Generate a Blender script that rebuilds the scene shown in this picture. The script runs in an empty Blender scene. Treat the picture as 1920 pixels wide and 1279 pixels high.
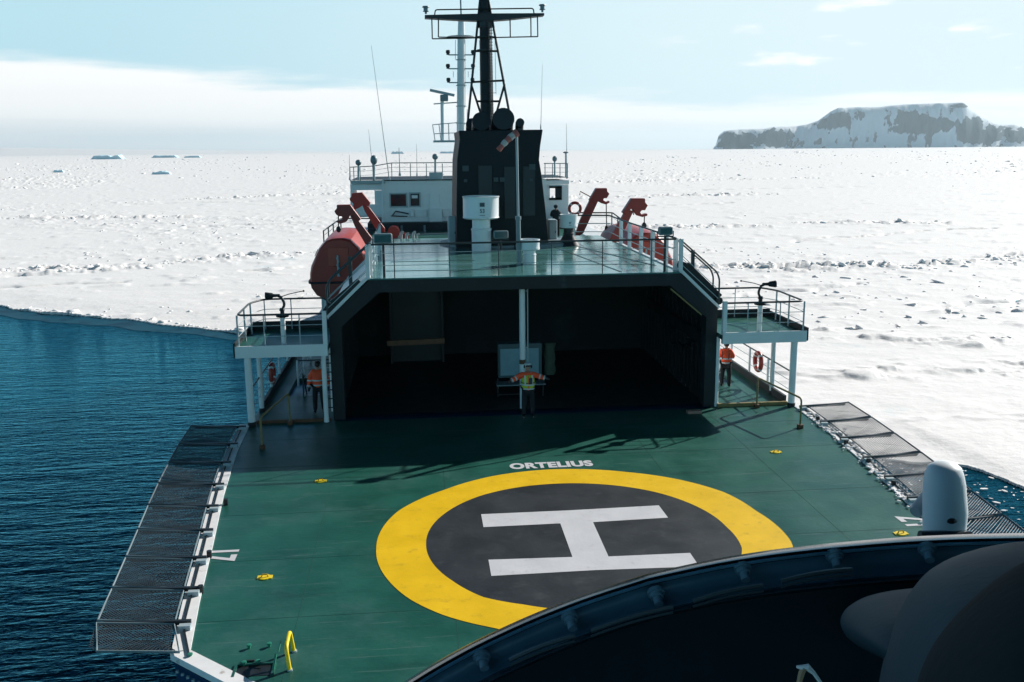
import bpy, math, random
import numpy as np
from mathutils import Vector, Matrix
random.seed(7); rng = np.random.default_rng(11)
sc = bpy.context.scene
C = sc.collection
rad = math.radians

# ------------------------------------------------------------------ camera
CAM = Vector((-3.631, 0.0, 9.0)); FPX = 1776.85
PITCH, YAW, ROLL = 0.19898, 0.09751, -0.009167
F_ = Vector((math.sin(YAW)*math.cos(PITCH), math.cos(YAW)*math.cos(PITCH), -math.sin(PITCH)))
r0 = Vector((math.cos(YAW), -math.sin(YAW), 0)); u0 = r0.cross(F_)
R_ = r0*math.cos(ROLL)+u0*math.sin(ROLL); U_ = -r0*math.sin(ROLL)+u0*math.cos(ROLL)
cd = bpy.data.cameras.new('camera'); cam = bpy.data.objects.new('camera', cd); C.objects.link(cam)
cam.matrix_world = Matrix(((R_.x, U_.x, -F_.x, CAM.x), (R_.y, U_.y, -F_.y, CAM.y), (R_.z, U_.z, -F_.z, CAM.z), (0, 0, 0, 1)))
cd.sensor_width = 36; cd.lens = FPX/1920*36; cd.clip_start = 0.05; cd.clip_end = 90000
sc.camera = cam

# ------------------------------------------------------------------ light
SAZ, SEL = rad(56.5), rad(27.5)        # sun: starboard bow
sl = bpy.data.lights.new('sun', 'SUN'); sl.energy = 4.8; sl.angle = rad(0.5); sl.color = (1.0, 0.955, 0.90)
so = bpy.data.objects.new('sun', sl); C.objects.link(so)
sd = Vector((math.sin(SAZ)*math.cos(SEL), math.cos(SAZ)*math.cos(SEL), math.sin(SEL)))
so.rotation_euler = sd.to_track_quat('Z', 'Y').to_euler(); so.location = (60, 60, 60)
w = bpy.data.worlds.new('World'); sc.world = w; w.use_nodes = True
nt = w.node_tree; nt.nodes.clear(); N = nt.nodes.new; L = nt.links.new
out = N('ShaderNodeOutputWorld'); bg = N('ShaderNodeBackground'); bg.inputs['Strength'].default_value = 0.10
sky = N('ShaderNodeTexSky'); sky.sky_type = 'NISHITA'; sky.sun_disc = False
sky.sun_elevation = SEL; sky.sun_rotation = SAZ; sky.altitude = 10; sky.air_density = 1.0; sky.dust_density = 0.25; sky.ozone_density = 1.6
def wmath(op, a, b=None, c=None, clamp=False):
    n = N('ShaderNodeMath'); n.operation = op; n.use_clamp = clamp
    for i, v in enumerate((a, b, c)):
        if v is None: continue
        if isinstance(v, (int, float)): n.inputs[i].default_value = v
        else: L(v, n.inputs[i])
    return n.outputs[0]
def wramp(v, a, b, t0=0.0, t1=1.0):
    n = N('ShaderNodeMapRange'); n.interpolation_type = 'SMOOTHSTEP'
    L(v, n.inputs[0]); n.inputs[1].default_value = a; n.inputs[2].default_value = b; n.inputs[3].default_value = t0; n.inputs[4].default_value = t1
    return n.outputs[0]
tc = N('ShaderNodeTexCoord'); sep = N('ShaderNodeSeparateXYZ'); L(tc.outputs['Generated'], sep.inputs[0])
X, Y, Z = sep.outputs
az = wmath('ARCTAN2', X, Y)                       # 0 = bow, + = starboard
mp = N('ShaderNodeCombineXYZ'); L(wmath('MULTIPLY', az, 4.0), mp.inputs[0]); L(wmath('MULTIPLY', Z, 34.0), mp.inputs[1])
n1 = N('ShaderNodeTexNoise'); n1.inputs['Scale'].default_value = 1.0; n1.inputs['Detail'].default_value = 6; n1.inputs['Roughness'].default_value = .52; L(mp.outputs[0], n1.inputs['Vector'])
mp2 = N('ShaderNodeCombineXYZ'); L(wmath('MULTIPLY', az, 2.2), mp2.inputs[0]); L(wmath('MULTIPLY', Z, 70.0), mp2.inputs[1]); mp2.inputs[2].default_value = 4.3
n2 = N('ShaderNodeTexNoise'); n2.inputs['Scale'].default_value = 1.0; n2.inputs['Detail'].default_value = 4; L(mp2.outputs[0], n2.inputs['Vector'])
# cloud deck: its top is lower towards starboard
top = wmath('MULTIPLY_ADD', az, -0.046, 0.070)
topn = wmath('ADD', top, wmath('MULTIPLY', wmath('SUBTRACT', n1.outputs[0], 0.5), 0.075))
dz = wmath('SUBTRACT', topn, Z)
bank = wramp(dz, -0.003, 0.016, 0.0, 0.97)
# small separate clouds above the deck, starboard side
mp3 = N('ShaderNodeCombineXYZ'); L(wmath('MULTIPLY', az, 11.0), mp3.inputs[0]); L(wmath('MULTIPLY', Z, 42.0), mp3.inputs[1]); mp3.inputs[2].default_value = 8.7
n3 = N('ShaderNodeTexNoise'); n3.inputs['Scale'].default_value = 1.0; n3.inputs['Detail'].default_value = 7; L(mp3.outputs[0], n3.inputs['Vector'])
puff = wmath('MULTIPLY', wramp(n3.outputs[0], 0.60, 0.72, 0.0, 0.85), wmath('MULTIPLY', wramp(az, 0.22, 0.36), wramp(Z, 0.24, 0.12)))
cover = wmath('MAXIMUM', bank, puff)
grey = wmath('MULTIPLY', wramp(n2.outputs[0], 0.42, 0.68), wramp(Z, 0.07, 0.012))
grey = wmath('MAXIMUM', wmath('MULTIPLY', grey, 0.75), wramp(Z, 0.02, 0.002, 0.0, 0.85))
ccol = N('ShaderNodeMix'); ccol.data_type = 'RGBA'; L(grey, ccol.inputs[0])
ccol.inputs[6].default_value = (8.2, 8.2, 8.1, 1); ccol.inputs[7].default_value = (7.0, 7.4, 7.5, 1)
hue = N('ShaderNodeMix'); hue.data_type = 'RGBA'; L(wmath('MULTIPLY', wramp(az, 0.5, -0.25), wramp(az, -2.2, -1.4)), hue.inputs[0]); hue.inputs[6].default_value = (0.46, 0.90, 1.00, 1); hue.inputs[7].default_value = (0.10, 0.80, 1.15, 1)
dome = N('ShaderNodeVectorMath'); dome.operation = 'SCALE'; L(hue.outputs[2], dome.inputs[0]); L(wramp(Z, 0.20, 0.52, 1.30, 0.07), dome.inputs['Scale'])
tint = N('ShaderNodeMix'); tint.data_type = 'RGBA'; tint.blend_type = 'MULTIPLY'; tint.inputs[0].default_value = 1.0
L(sky.outputs[0], tint.inputs[6]); L(dome.outputs[0], tint.inputs[7])
pale = N('ShaderNodeMix'); pale.data_type = 'RGBA'; L(wramp(az, -0.45, 0.45), pale.inputs[0]); pale.inputs[6].default_value = (3.8, 5.9, 6.7, 1); pale.inputs[7].default_value = (5.7, 6.9, 7.3, 1)
low = N('ShaderNodeMix'); low.data_type = 'RGBA'; L(wramp(Z, 0.13, 0.28), low.inputs[0]); L(pale.outputs[2], low.inputs[6]); L(tint.outputs[2], low.inputs[7])
aft = N('ShaderNodeMix'); aft.data_type = 'RGBA'; L(wmath('MULTIPLY', wramp(Y, 0.35, -0.25), 0.75), aft.inputs[0]); L(low.outputs[2], aft.inputs[6]); L(tint.outputs[2], aft.inputs[7])
cover = wmath('MULTIPLY', cover, wramp(Y, -0.2, 0.3))
mx = N('ShaderNodeMix'); mx.data_type = 'RGBA'; L(cover, mx.inputs[0]); L(aft.outputs[2], mx.inputs[6]); L(ccol.outputs[2], mx.inputs[7])
L(mx.outputs[2], bg.inputs['Color']); L(bg.outputs[0], out.inputs[0])
sc.view_settings.view_transform = 'Standard'; sc.view_settings.look = 'None'
sc.view_settings.exposure = 0.44; sc.view_settings.gamma = 1.0
sc.cycles.max_bounces = 6; sc.cycles.diffuse_bounces = 3; sc.cycles.glossy_bounces = 3; sc.cycles.transparent_max_bounces = 8
sc.cycles.volume_bounces = 0; sc.cycles.use_denoising = True; sc.cycles.use_adaptive_sampling = True
sc.cycles.sample_clamp_indirect = 6.0

# ------------------------------------------------------------------ helpers
def ray(x, y): return F_*FPX + R_*(x-960) + U_*(639.5-y)
def at(x, y, Yw):            # photo measurement -> point in the plane Y = Yw
    d = ray(x, y); t = (Yw-CAM.y)/d.y; return CAM + d*t
def onz(x, y, z=0.0):
    d = ray(x, y); t = (z-CAM.z)/d.z; return CAM + d*t
def near(x, y, dist):        # inside the helicopter: distance ahead of the pilot's eye
    d = ray(x, y)/FPX; return CAM + d*dist

MATS = {}
def mat(name, col, rough=.5, metal=0.0, var=0.12, scale=2.0, bump=0.0, bscale=None, spec=.5, stretch=(1, 1, 1), dirt=None, coat=0.0, emit=None, scuff=None, dscale=.7, dlo=.55, dhi=.72):
    if name in MATS: return MATS[name]
    m = bpy.data.materials.new(name); m.use_nodes = True; t = m.node_tree; b = t.nodes['Principled BSDF']
    n = t.nodes.new; l = t.links.new
    co = n('ShaderNodeNewGeometry'); mpn = n('ShaderNodeMapping'); mpn.inputs['Scale'].default_value = stretch; l(co.outputs['Position'], mpn.inputs[0])
    no = n('ShaderNodeTexNoise'); no.inputs['Scale'].default_value = scale; no.inputs['Detail'].default_value = 6; no.inputs['Roughness'].default_value = .6; l(mpn.outputs[0], no.inputs['Vector'])
    cr = n('ShaderNodeMapRange'); l(no.outputs[0], cr.inputs[0]); cr.inputs[1].default_value = .25; cr.inputs[2].default_value = .75; cr.inputs[3].default_value = 1-var; cr.inputs[4].default_value = 1+var
    mu = n('ShaderNodeVectorMath'); mu.operation = 'SCALE'; mu.inputs[0].default_value = col[:3]; l(cr.outputs[0], mu.inputs['Scale'])
    last = mu.outputs[0]
    if dirt:
        dn = n('ShaderNodeTexNoise'); dn.inputs['Scale'].default_value = dscale; dn.inputs['Detail'].default_value = 9; dn.inputs['Roughness'].default_value = .68; l(co.outputs['Position'], dn.inputs['Vector'])
        dr = n('ShaderNodeMapRange'); dr.interpolation_type = 'SMOOTHSTEP'; l(dn.outputs[0], dr.inputs[0]); dr.inputs[1].default_value = dlo; dr.inputs[2].default_value = dhi
        mm = n('ShaderNodeMix'); mm.data_type = 'RGBA'; l(dr.outputs[0], mm.inputs[0]); l(last, mm.inputs[6]); mm.inputs[7].default_value = (*dirt, 1); last = mm.outputs[2]
    if scuff:   # thin pale scratches and salt smears in two directions, and darker tread marks
        for ang, ss, lo, hi, colr, fac in ((10, (.5, 9, 1), .60, .70, scuff, .5), (-35, (.35, 7, 1), .61, .71, scuff, .4), (80, (.6, 11, 1), .62, .72, scuff, .4), (25, (.4, 2.2, 1), .54, .76, (.012, .055, .045), .7), (0, (1.2, 1.2, 1), .58, .76, (.055, .13, .12), .6)):
            m2 = n('ShaderNodeMapping'); m2.inputs['Scale'].default_value = ss; m2.inputs['Rotation'].default_value = (0, 0, rad(ang)); l(co.outputs['Position'], m2.inputs[0])
            q2 = n('ShaderNodeTexNoise'); q2.inputs['Scale'].default_value = .9; q2.inputs['Detail'].default_value = 8; q2.inputs['Roughness'].default_value = .6; l(m2.outputs[0], q2.inputs['Vector'])
            r2 = n('ShaderNodeMapRange'); r2.interpolation_type = 'SMOOTHSTEP'; l(q2.outputs[0], r2.inputs[0]); r2.inputs[1].default_value = lo; r2.inputs[2].default_value = hi; r2.inputs[4].default_value = fac
            x2 = n('ShaderNodeMix'); x2.data_type = 'RGBA'; l(r2.outputs[0], x2.inputs[0]); l(last, x2.inputs[6]); x2.inputs[7].default_value = (*colr, 1); last = x2.outputs[2]
    l(last, b.inputs['Base Color'])
    b.inputs['Metallic'].default_value = metal; b.inputs['Specular IOR Level'].default_value = spec
    rr = n('ShaderNodeMapRange'); l(no.outputs[0], rr.inputs[0]); rr.inputs[1].default_value = .3; rr.inputs[2].default_value = .7; rr.inputs[3].default_value = max(.02, rough-.07); rr.inputs[4].default_value = min(1, rough+.07); l(rr.outputs[0], b.inputs['Roughness'])
    if coat: b.inputs['Coat Weight'].default_value = coat; b.inputs['Coat Roughness'].default_value = .1
    if bump:
        bn = n('ShaderNodeTexNoise'); bn.inputs['Scale'].default_value = bscale or scale*6; bn.inputs['Detail'].default_value = 4; l(mpn.outputs[0], bn.inputs['Vector'])
        bu = n('ShaderNodeBump'); bu.inputs['Strength'].default_value = 1.0; bu.inputs['Distance'].default_value = bump; l(bn.outputs[0], bu.inputs['Height']); l(bu.outputs[0], b.inputs['Normal'])
    if emit: b.inputs['Emission Color'].default_value = (*emit[:3], 1); b.inputs['Emission Strength'].default_value = emit[3]
    MATS[name] = m; return m
DECK = mat('green_deck_paint', (.013, .092, .070), .42, var=.30, scale=.7, bump=.004, bscale=9, dirt=(.05, .135, .12), dscale=.38, dlo=.45, dhi=.8, spec=.22, scuff=(.12, .19, .18))
ROOF = mat('green_roof_paint', (.07, .19, .18), .15, var=.25, scale=.8, bump=.003, bscale=3, stretch=(.4, 1.5, 1), dirt=(.06, .12, .12), dscale=1.2)
YEL = mat('yellow_deck_paint', (.80, .50, .006), .55, var=.10, scale=1.1, bump=.003, bscale=12, dirt=(.52, .33, .02), dscale=3.2, dlo=.52, dhi=.8, spec=.25)
DISC = mat('black_deck_paint', (.022, .029, .036), .55, var=.25, scale=.8, bump=.003, bscale=12, dirt=(.05, .058, .066), dscale=1.7, dlo=.5, dhi=.8, spec=.3)
MARK = mat('white_marking_paint', (.60, .61, .64), .55, var=.07, scale=1.5, bump=.003, bscale=12, dirt=(.36, .36, .39), dscale=2.6, dlo=.55, dhi=.85, spec=.25)
WHITE = mat('white_ship_paint', (.76, .78, .78), .4, var=.05, scale=1.2, dirt=(.42, .44, .42), dscale=1.4, dlo=.6, dhi=.8)
EDGE = mat('white_edge_paint', (.82, .82, .82), .5, var=.06, scale=3, dirt=(.42, .38, .34), dscale=3.5, dlo=.6, dhi=.72)
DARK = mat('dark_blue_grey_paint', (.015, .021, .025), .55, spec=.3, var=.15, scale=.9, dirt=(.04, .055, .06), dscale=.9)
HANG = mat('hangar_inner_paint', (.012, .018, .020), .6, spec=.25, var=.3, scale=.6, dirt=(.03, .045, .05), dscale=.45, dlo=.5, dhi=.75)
BLACK = mat('black_steel_paint', (.010, .014, .017), .45, var=.15)
FUN = mat('funnel_paint', (.011, .017, .020), .6, spec=.25, var=.25, scale=.7, dirt=(.022, .028, .031), dscale=.8)
HULL = mat('blue_hull_paint', (.004, .045, .11), .4, var=.15, scale=.7)
GREY = mat('grey_steel_paint', (.18, .24, .26), .45, var=.12)
LGREY = mat('pale_grey_paint', (.36, .44, .46), .45, var=.1)
RED = mat('red_davit_paint', (.30, .035, .025), .45, var=.15, dirt=(.16, .03, .025), dscale=2)
ORB = mat('orange_lifeboat_paint', (.40, .048, .032), .4, var=.08, dirt=(.28, .05, .035), dscale=1.2)
BROWN = mat('worn_yellow_brown_paint', (.22, .17, .06), .5, var=.25, scale=8)
RUST = mat('rust_brown_paint', (.12, .05, .02), .6, var=.3, scale=5)
YELB = mat('bright_yellow_paint', (.85, .62, .01), .4, var=.05)
GRN = mat('green_fitting_paint', (.02, .2, .13), .4, var=.1)
HIV = mat('orange_hi_vis_cloth', (1.0, .10, .03), .75, var=.08, scale=12, bump=.004, bscale=14)
VEST = mat('yellow_hi_vis_cloth', (.50, .62, .05), .75, var=.08, scale=12, bump=.004, bscale=14)
REFL = mat('silver_reflective_tape', (.55, .6, .6), .35, var=.05)
CLOTH = mat('dark_trouser_cloth', (.012, .014, .018), .85, var=.2, scale=10, bump=.005, bscale=12)
SKIN = mat('skin', (.42, .25, .18), .6, var=.05)
GLASS = mat('dark_window_glass', (.012, .02, .026), .06, var=.1)
NETM = mat('net_cord', (.10, .13, .15), .6, var=.15)
WIRE = mat('dark_wire', (.03, .045, .05), .5, var=.1)
CAB = mat('cockpit_black_plastic', (.020, .030, .034), .9, spec=.04, var=.15, scale=6, bump=.0006, bscale=120)
CABR = mat('cockpit_rim_gloss', (.02, .035, .045), .2, var=.2, scale=10)
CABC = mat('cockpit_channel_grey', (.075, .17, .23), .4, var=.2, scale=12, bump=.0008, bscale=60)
COWL = mat('cockpit_cowl_vinyl', (.020, .055, .075), .7, spec=.2, var=.10, scale=8, bump=.0003, bscale=160)
POD = mat('pod_white_paint', (.70, .76, .78), .5, var=.03, scale=9)

class MB:
    def __init__(s): s.v = []; s.f = []
    def add(s, vs, fs):
        k = len(s.v); s.v += [tuple(v) for v in vs]; s.f += [tuple(i+k for i in f) for f in fs]; return s
    def box(s, x0, x1, y0, y1, z0, z1):
        return s.add([(x0, y0, z0), (x1, y0, z0), (x1, y1, z0), (x0, y1, z0), (x0, y0, z1), (x1, y0, z1), (x1, y1, z1), (x0, y1, z1)],
                     [(0, 3, 2, 1), (4, 5, 6, 7), (0, 1, 5, 4), (1, 2, 6, 5), (2, 3, 7, 6), (3, 0, 4, 7)])
    def bar(s, p, q, w, h=None, up=(0, 0, 1)):
        p = Vector(p); q = Vector(q); h = h or w; d = (q-p).normalized(); up = Vector(up)
        if abs(d.dot(up)) > .98: up = Vector((0, 1, 0))
        a = d.cross(up).normalized()*w/2; b = a.cross(d).normalized()*h/2
        vs = [p-a-b, p+a-b, p+a+b, p-a+b, q-a-b, q+a-b, q+a+b, q-a+b]
        return s.add(vs, [(0, 1, 2, 3), (7, 6, 5, 4), (0, 4, 5, 1), (1, 5, 6, 2), (2, 6, 7, 3), (3, 7, 4, 0)])
    def tube(s, pts, r, n=8, closed=False, cap=True):
        pts = [Vector(p) for p in pts]; m = len(pts); rs = r if isinstance(r, (list, tuple)) else [r]*m
        base = len(s.v); prev = None
        for i, p in enumerate(pts):
            if closed: d = pts[(i+1) % m]-pts[i-1]
            else: d = pts[min(i+1, m-1)]-pts[max(i-1, 0)]
            d.normalize()
            if prev is None:
                a = d.cross(Vector((0, 0, 1)))
                if a.length < .05: a = d.cross(Vector((0, 1, 0)))
                a.normalize()
            else: a = (prev-d*prev.dot(d)).normalized()
            prev = a; b = d.cross(a)
            for k in range(n):
                t = 2*math.pi*k/n; s.v.append(tuple(p+(a*math.cos(t)+b*math.sin(t))*rs[i]))
        for i in range(m if closed else m-1):
            j = (i+1) % m
            for k in range(n):
                k2 = (k+1) % n; s.f.append((base+i*n+k, base+i*n+k2, base+j*n+k2, base+j*n+k))
        if cap and not closed:
            s.f.append(tuple(base+k for k in range(n))[::-1]); s.f.append(tuple(base+(m-1)*n+k for k in range(n)))
        return s
    def lathe(s, c, prof, n=28, axis='z', cap=True):
        base = len(s.v); c = Vector(c)
        for r, h in prof:
            for k in range(n):
                t = 2*math.pi*k/n; a, b = r*math.cos(t), r*math.sin(t)
                o = {'z': (a, b, h), 'y': (a, h, b), 'x': (h, a, b)}[axis]; s.v.append(tuple(c+Vector(o)))
        m = len(prof)
        for i in range(m-1):
            for k in range(n):
                k2 = (k+1) % n; s.f.append((base+i*n+k, base+i*n+k2, base+(i+1)*n+k2, base+(i+1)*n+k))
        if cap: s.f.append(tuple(base+k for k in range(n))[::-1]); s.f.append(tuple(base+(m-1)*n+k for k in range(n)))
        return s
    def prism(s, poly, vec):
        k = len(poly); vec = Vector(vec); a = [Vector(p) for p in poly]
        return s.add(a+[p+vec for p in a], [tuple(range(k)), tuple(range(2*k-1, k-1, -1))]+[(i, i+k, (i+1) % k+k, (i+1) % k) for i in range(k)])
    def loft(s, rings, closed=True, caps=True):
        n = len(rings[0]); base = len(s.v)
        for r in rings: s.v += [tuple(p) for p in r]
        for i in range(len(rings)-1):
            for k in range(n if closed else n-1):
                k2 = (k+1) % n; s.f.append((base+i*n+k, base+i*n+k2, base+(i+1)*n+k2, base+(i+1)*n+k))
        if caps and closed:
            s.f.append(tuple(base+k for k in range(n))[::-1]); s.f.append(tuple(base+(len(rings)-1)*n+k for k in range(n)))
        return s
    def ball(s, c, r, n=12, m=8, sq=(1, 1, 1)):
        prof = [(max(1e-4, math.sin(math.pi*i/m)), -math.cos(math.pi*i/m)) for i in range(m+1)]
        k = len(s.v); s.lathe((0, 0, 0), prof, n)
        for i in range(k, len(s.v)): v = s.v[i]; s.v[i] = (c[0]+v[0]*r*sq[0], c[1]+v[1]*r*sq[1], c[2]+v[2]*r*sq[2])
        return s
    def build(s, name, m, parent=None, smooth=None, bevel=0.0):
        org = ORG.get(parent.name, Vector((0, 0, 0))) if parent else Vector((0, 0, 0))
        me = bpy.data.meshes.new(name); me.from_pydata([(v[0]-org.x, v[1]-org.y, v[2]-org.z) for v in s.v], [], s.f)
        import bmesh
        b = bmesh.new(); b.from_mesh(me); bmesh.ops.recalc_face_normals(b, faces=b.faces); b.to_mesh(me); b.free()
        me.materials.append(m); o = bpy.data.objects.new(name, me); C.objects.link(o)
        if smooth is not None:
            me.polygons.foreach_set('use_smooth', [True]*len(me.polygons))
            es = o.modifiers.new('smooth', 'EDGE_SPLIT'); es.split_angle = rad(smooth)
        if bevel: bv = o.modifiers.new('bevel', 'BEVEL'); bv.width = bevel; bv.segments = 2; bv.limit_method = 'ANGLE'
        if parent: o.parent = parent; ORG[o.name] = org
        return o
ORG = {}
def tag(o, label=None, cat=None, group=None, kind=None):
    if label: o['label'] = label
    if cat: o['category'] = cat
    if group: o['group'] = group
    if kind: o['kind'] = kind
    return o
def thing(name, label, cat, loc, group=None):
    o = bpy.data.objects.new(name, None); C.objects.link(o); o.location = loc; ORG[o.name] = Vector(loc); o.empty_display_size = .3
    return tag(o, label, cat, group)
def dup(root, loc, label, rotz=0.0):
    r = root.copy(); C.objects.link(r); r.location = loc; r.rotation_euler = (0, 0, rotz); r['label'] = label
    for ch in list(root.children):
        c = ch.copy(); C.objects.link(c); c.parent = r
        for g in ch.children:
            d = g.copy(); C.objects.link(d); d.parent = c
    return r
def arc(pts, rr=.15, k=4):     # rounds the inner corners of a polyline
    pts = [Vector(p) for p in pts]; o = [pts[0]]
    for a, b, c in zip(pts, pts[1:], pts[2:]):
        d1 = (a-b); d2 = (c-b); r = min(rr, d1.length*.45, d2.length*.45); p = b+d1.normalized()*r; q = b+d2.normalized()*r
        for i in range(k+1): t = i/k; o.append(p*(1-t)**2+b*2*t*(1-t)+q*t*t)
    o.append(pts[-1]); return o
def text_mesh(name, txt, m, parent, loc, size, sx=1.0, rotz=0.0, rotx=0.0, off=0.0, ext=0.0):
    cu = bpy.data.curves.new('lettering', 'FONT'); cu.body = txt; cu.size = size; cu.offset = off; cu.extrude = ext; cu.align_x = 'CENTER'; cu.align_y = 'CENTER'; cu.space_character = 1.08
    t = bpy.data.objects.new('lettering_source', cu); me = bpy.data.meshes.new_from_object(t); bpy.data.objects.remove(t)
    me.materials.clear(); me.materials.append(m)
    M = Matrix.Translation(Vector(loc)-ORG[parent.name]) @ Matrix.Rotation(rotz, 4, 'Z') @ Matrix.Rotation(rotx, 4, 'X') @ Matrix.Diagonal((sx, 1, 1, 1))
    me.transform(M); o = bpy.data.objects.new(name, me); C.objects.link(o); o.parent = parent; ORG[o.name] = ORG[parent.name]; return o

# ------------------------------------------------------------------ noise in numpy
def vnoise(x, y, seed=0):
    xi = np.floor(x).astype(np.int64); yi = np.floor(y).astype(np.int64); fx = x-xi; fy = y-yi
    fx = fx*fx*(3-2*fx); fy = fy*fy*(3-2*fy)
    def h(a, b):
        n = (a*374761393+b*668265263+seed*1274126177) & 0x7fffffff
        n = ((n ^ (n >> 13))*1274126177) & 0x7fffffff
        return ((n ^ (n >> 16)) & 0xffff)/65535.0
    return (h(xi, yi)*(1-fx)+h(xi+1, yi)*fx)*(1-fy)+(h(xi, yi+1)*(1-fx)+h(xi+1, yi+1)*fx)*fy
def fbm(x, y, o=4, seed=0):
    s = 0; a = 1; t = 0
    for i in range(o): s = s+a*vnoise(x*2**i+i*17.3, y*2**i-i*9.1, seed+i); t += a; a *= .5
    return s/t
def sstep(a, b, v): t = np.clip((v-a)/(b-a), 0, 1); return t*t*(3-2*t)
def mesh_np(name, V, Fq, m, parent=None):
    me = bpy.data.meshes.new(name); me.vertices.add(len(V)); me.vertices.foreach_set('co', np.ascontiguousarray(V, dtype=np.float32).ravel())
    nf = len(Fq); k = Fq.shape[1]; me.loops.add(nf*k); me.loops.foreach_set('vertex_index', Fq.astype(np.int32).ravel())
    me.polygons.add(nf); me.polygons.foreach_set('loop_start', np.arange(0, nf*k, k, dtype=np.int32))
    me.update(calc_edges=True); me.validate(); me.materials.append(m); o = bpy.data.objects.new(name, me); C.objects.link(o)
    if parent: o.parent = parent
    return o

# ================================================================== SETTING
SEA = -6.5
# ---- water
def water_mat():
    m = bpy.data.materials.new('sea_water'); m.use_nodes = True; t = m.node_tree; b = t.nodes['Principled BSDF']; n = t.nodes.new; l = t.links.new
    pass
    g = n('ShaderNodeNewGeometry'); prev = None
    for sx, sy, s, dist in ((.30, 1.2, .5, .16), (.35, 1.3, 1.7, .12), (.5, 1.6, 3.6, .06), (.8, 1.4, 9.0, .012)):
        mpn = n('ShaderNodeMapping'); mpn.inputs['Scale'].default_value = (sx, sy, 1); mpn.inputs['Rotation'].default_value = (0, 0, rad(8 if s < 2 else -20)); l(g.outputs['Position'], mpn.inputs[0])
        no = n('ShaderNodeTexNoise'); no.inputs['Scale'].default_value = s; no.inputs['Detail'].default_value = 3; no.inputs['Distortion'].default_value = .3; l(mpn.outputs[0], no.inputs['Vector'])
        bu = n('ShaderNodeBump'); bu.inputs['Distance'].default_value = dist; l(no.outputs[0], bu.inputs['Height'])
        if prev: l(prev.outputs[0], bu.inputs['Normal'])
        prev = bu
    o_ = t.nodes['Material Output']; fr = n('ShaderNodeFresnel'); fr.inputs['IOR'].default_value = 1.36; gl = n('ShaderNodeBsdfGlossy'); gl.inputs['Roughness'].default_value = .05; gl.inputs['Color'].default_value = (.13, .54, .72, 1)
    di = n('ShaderNodeBsdfDiffuse'); di.inputs['Color'].default_value = (.001, .026, .042, 1); mxs = n('ShaderNodeMixShader'); t.nodes.remove(b)
    for q_ in (fr, gl, di): l(prev.outputs[0], q_.inputs['Normal'])
    l(fr.outputs[0], mxs.inputs[0]); l(di.outputs[0], mxs.inputs[1]); l(gl.outputs[0], mxs.inputs[2]); l(mxs.outputs[0], o_.inputs['Surface']); return m
WAT = water_mat()
tag(MB().add([(-3000, -3000, SEA), (3000, -3000, SEA), (3000, 900, SEA), (-3000, 900, SEA)], [(0, 1, 2, 3)]).build('water', WAT), kind='structure')

# ---- sea ice: one sheet to the horizon, cut away where the water is open
EDGE_L = [(-400, 150), (-140, 128), (-90, 118), (-60, 107.5), (-46.8, 101.4), (-42.3, 97.8), (-40.5, 96.3), (-38.4, 95.6), (-30.6, 91.1), (-24.5, 86.4), (-19.2, 82.6), (-16.5, 81.6), (-12, 78.7), (-9.0, 77.0), (-5, 75), (0, 70)]
EDGE_R = [(0, 60), (8, 52), (14, 47), (19, 44), (22.8, 41.75), (23.2, 40.7), (22.2, 39.2), (21.2, 37.9), (22.2, 36.5), (27, 32.5), (36, 28), (60, 20), (400, -60)]
EL = EDGE_L+EDGE_R
ex, ey = np.array([p[0] for p in EL], float), np.array([p[1] for p in EL], float)
# the starboard notch folds back, so shift it slightly to stay single valued
for i in range(1, len(ex)):
    if ex[i] <= ex[i-1]: ex[i] = ex[i-1]+.35
def ice_edge(x): return np.interp(x, ex, ey)
RIDGES = [((26, 118), (62, 116), 1.0), ((62, 116), (95, 128), .9), ((14, 122), (26, 118), .6), ((30, 183), (62, 181), 1.2), ((75, 186), (100, 182), .9), ((-60, 128), (-38, 137), .9), ((-38, 137), (-5, 152), .9),
          ((40, 300), (110, 306), 1.4), ((-130, 240), (-60, 236), 1.0), ((-80, 330), (-10, 360), 1.2), ((60, 440), (190, 460), 1.6), ((17, 78), (40, 70), .45), ((26, 60), (40, 62), .4), ((10, 104), (24, 110), .5)]
def ridge_amt(x, y):
    a = np.zeros_like(x)
    wx = x+6*(fbm(x/14, y/14, 3, 40)-.5); wy = y+9*(fbm(x/11, y/11, 3, 41)-.5)
    for (p, q, s) in RIDGES:
        p = np.array(p, float); q = np.array(q, float); d = q-p; t = np.clip(((wx-p[0])*d[0]+(wy-p[1])*d[1])/(d@d), 0, 1)
        D = np.hypot(wx-p[0]-t*d[0], wy-p[1]-t*d[1]); a = np.maximum(a, s*np.exp(-(D/(1.2+.010*np.hypot(p[0], p[1])))**2))
    return a
CRACKS = [((-62, 121), (-44, 128)), ((-60, 112), (-40, 117)), ((-27, 127), (-2, 134)), ((-52, 205), (-18, 214)), ((22, 92), (45, 101)), ((58, 152), (104, 170)), ((30, 245), (84, 262)), ((16, 68), (20, 84)), ((-90, 300), (-20, 318)), ((60, 340), (170, 356)), ((44, 84), (70, 96))]
def crack_amt(x, y):
    a = np.zeros_like(x); wx = x+3*(fbm(x/9, y/9, 4, 60)-.5); wy = y+7*(fbm(x/8, y/8, 4, 61)-.5)
    for p, q in CRACKS:
        p = np.array(p, float); q = np.array(q, float); d = q-p; t = np.clip(((wx-p[0])*d[0]+(wy-p[1])*d[1])/(d@d), 0, 1)
        a = np.maximum(a, np.exp(-(np.hypot(wx-p[0]-t*d[0], wy-p[1]-t*d[1])/(.35+.0022*np.hypot(p[0], p[1])))**2))
    return a
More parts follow.
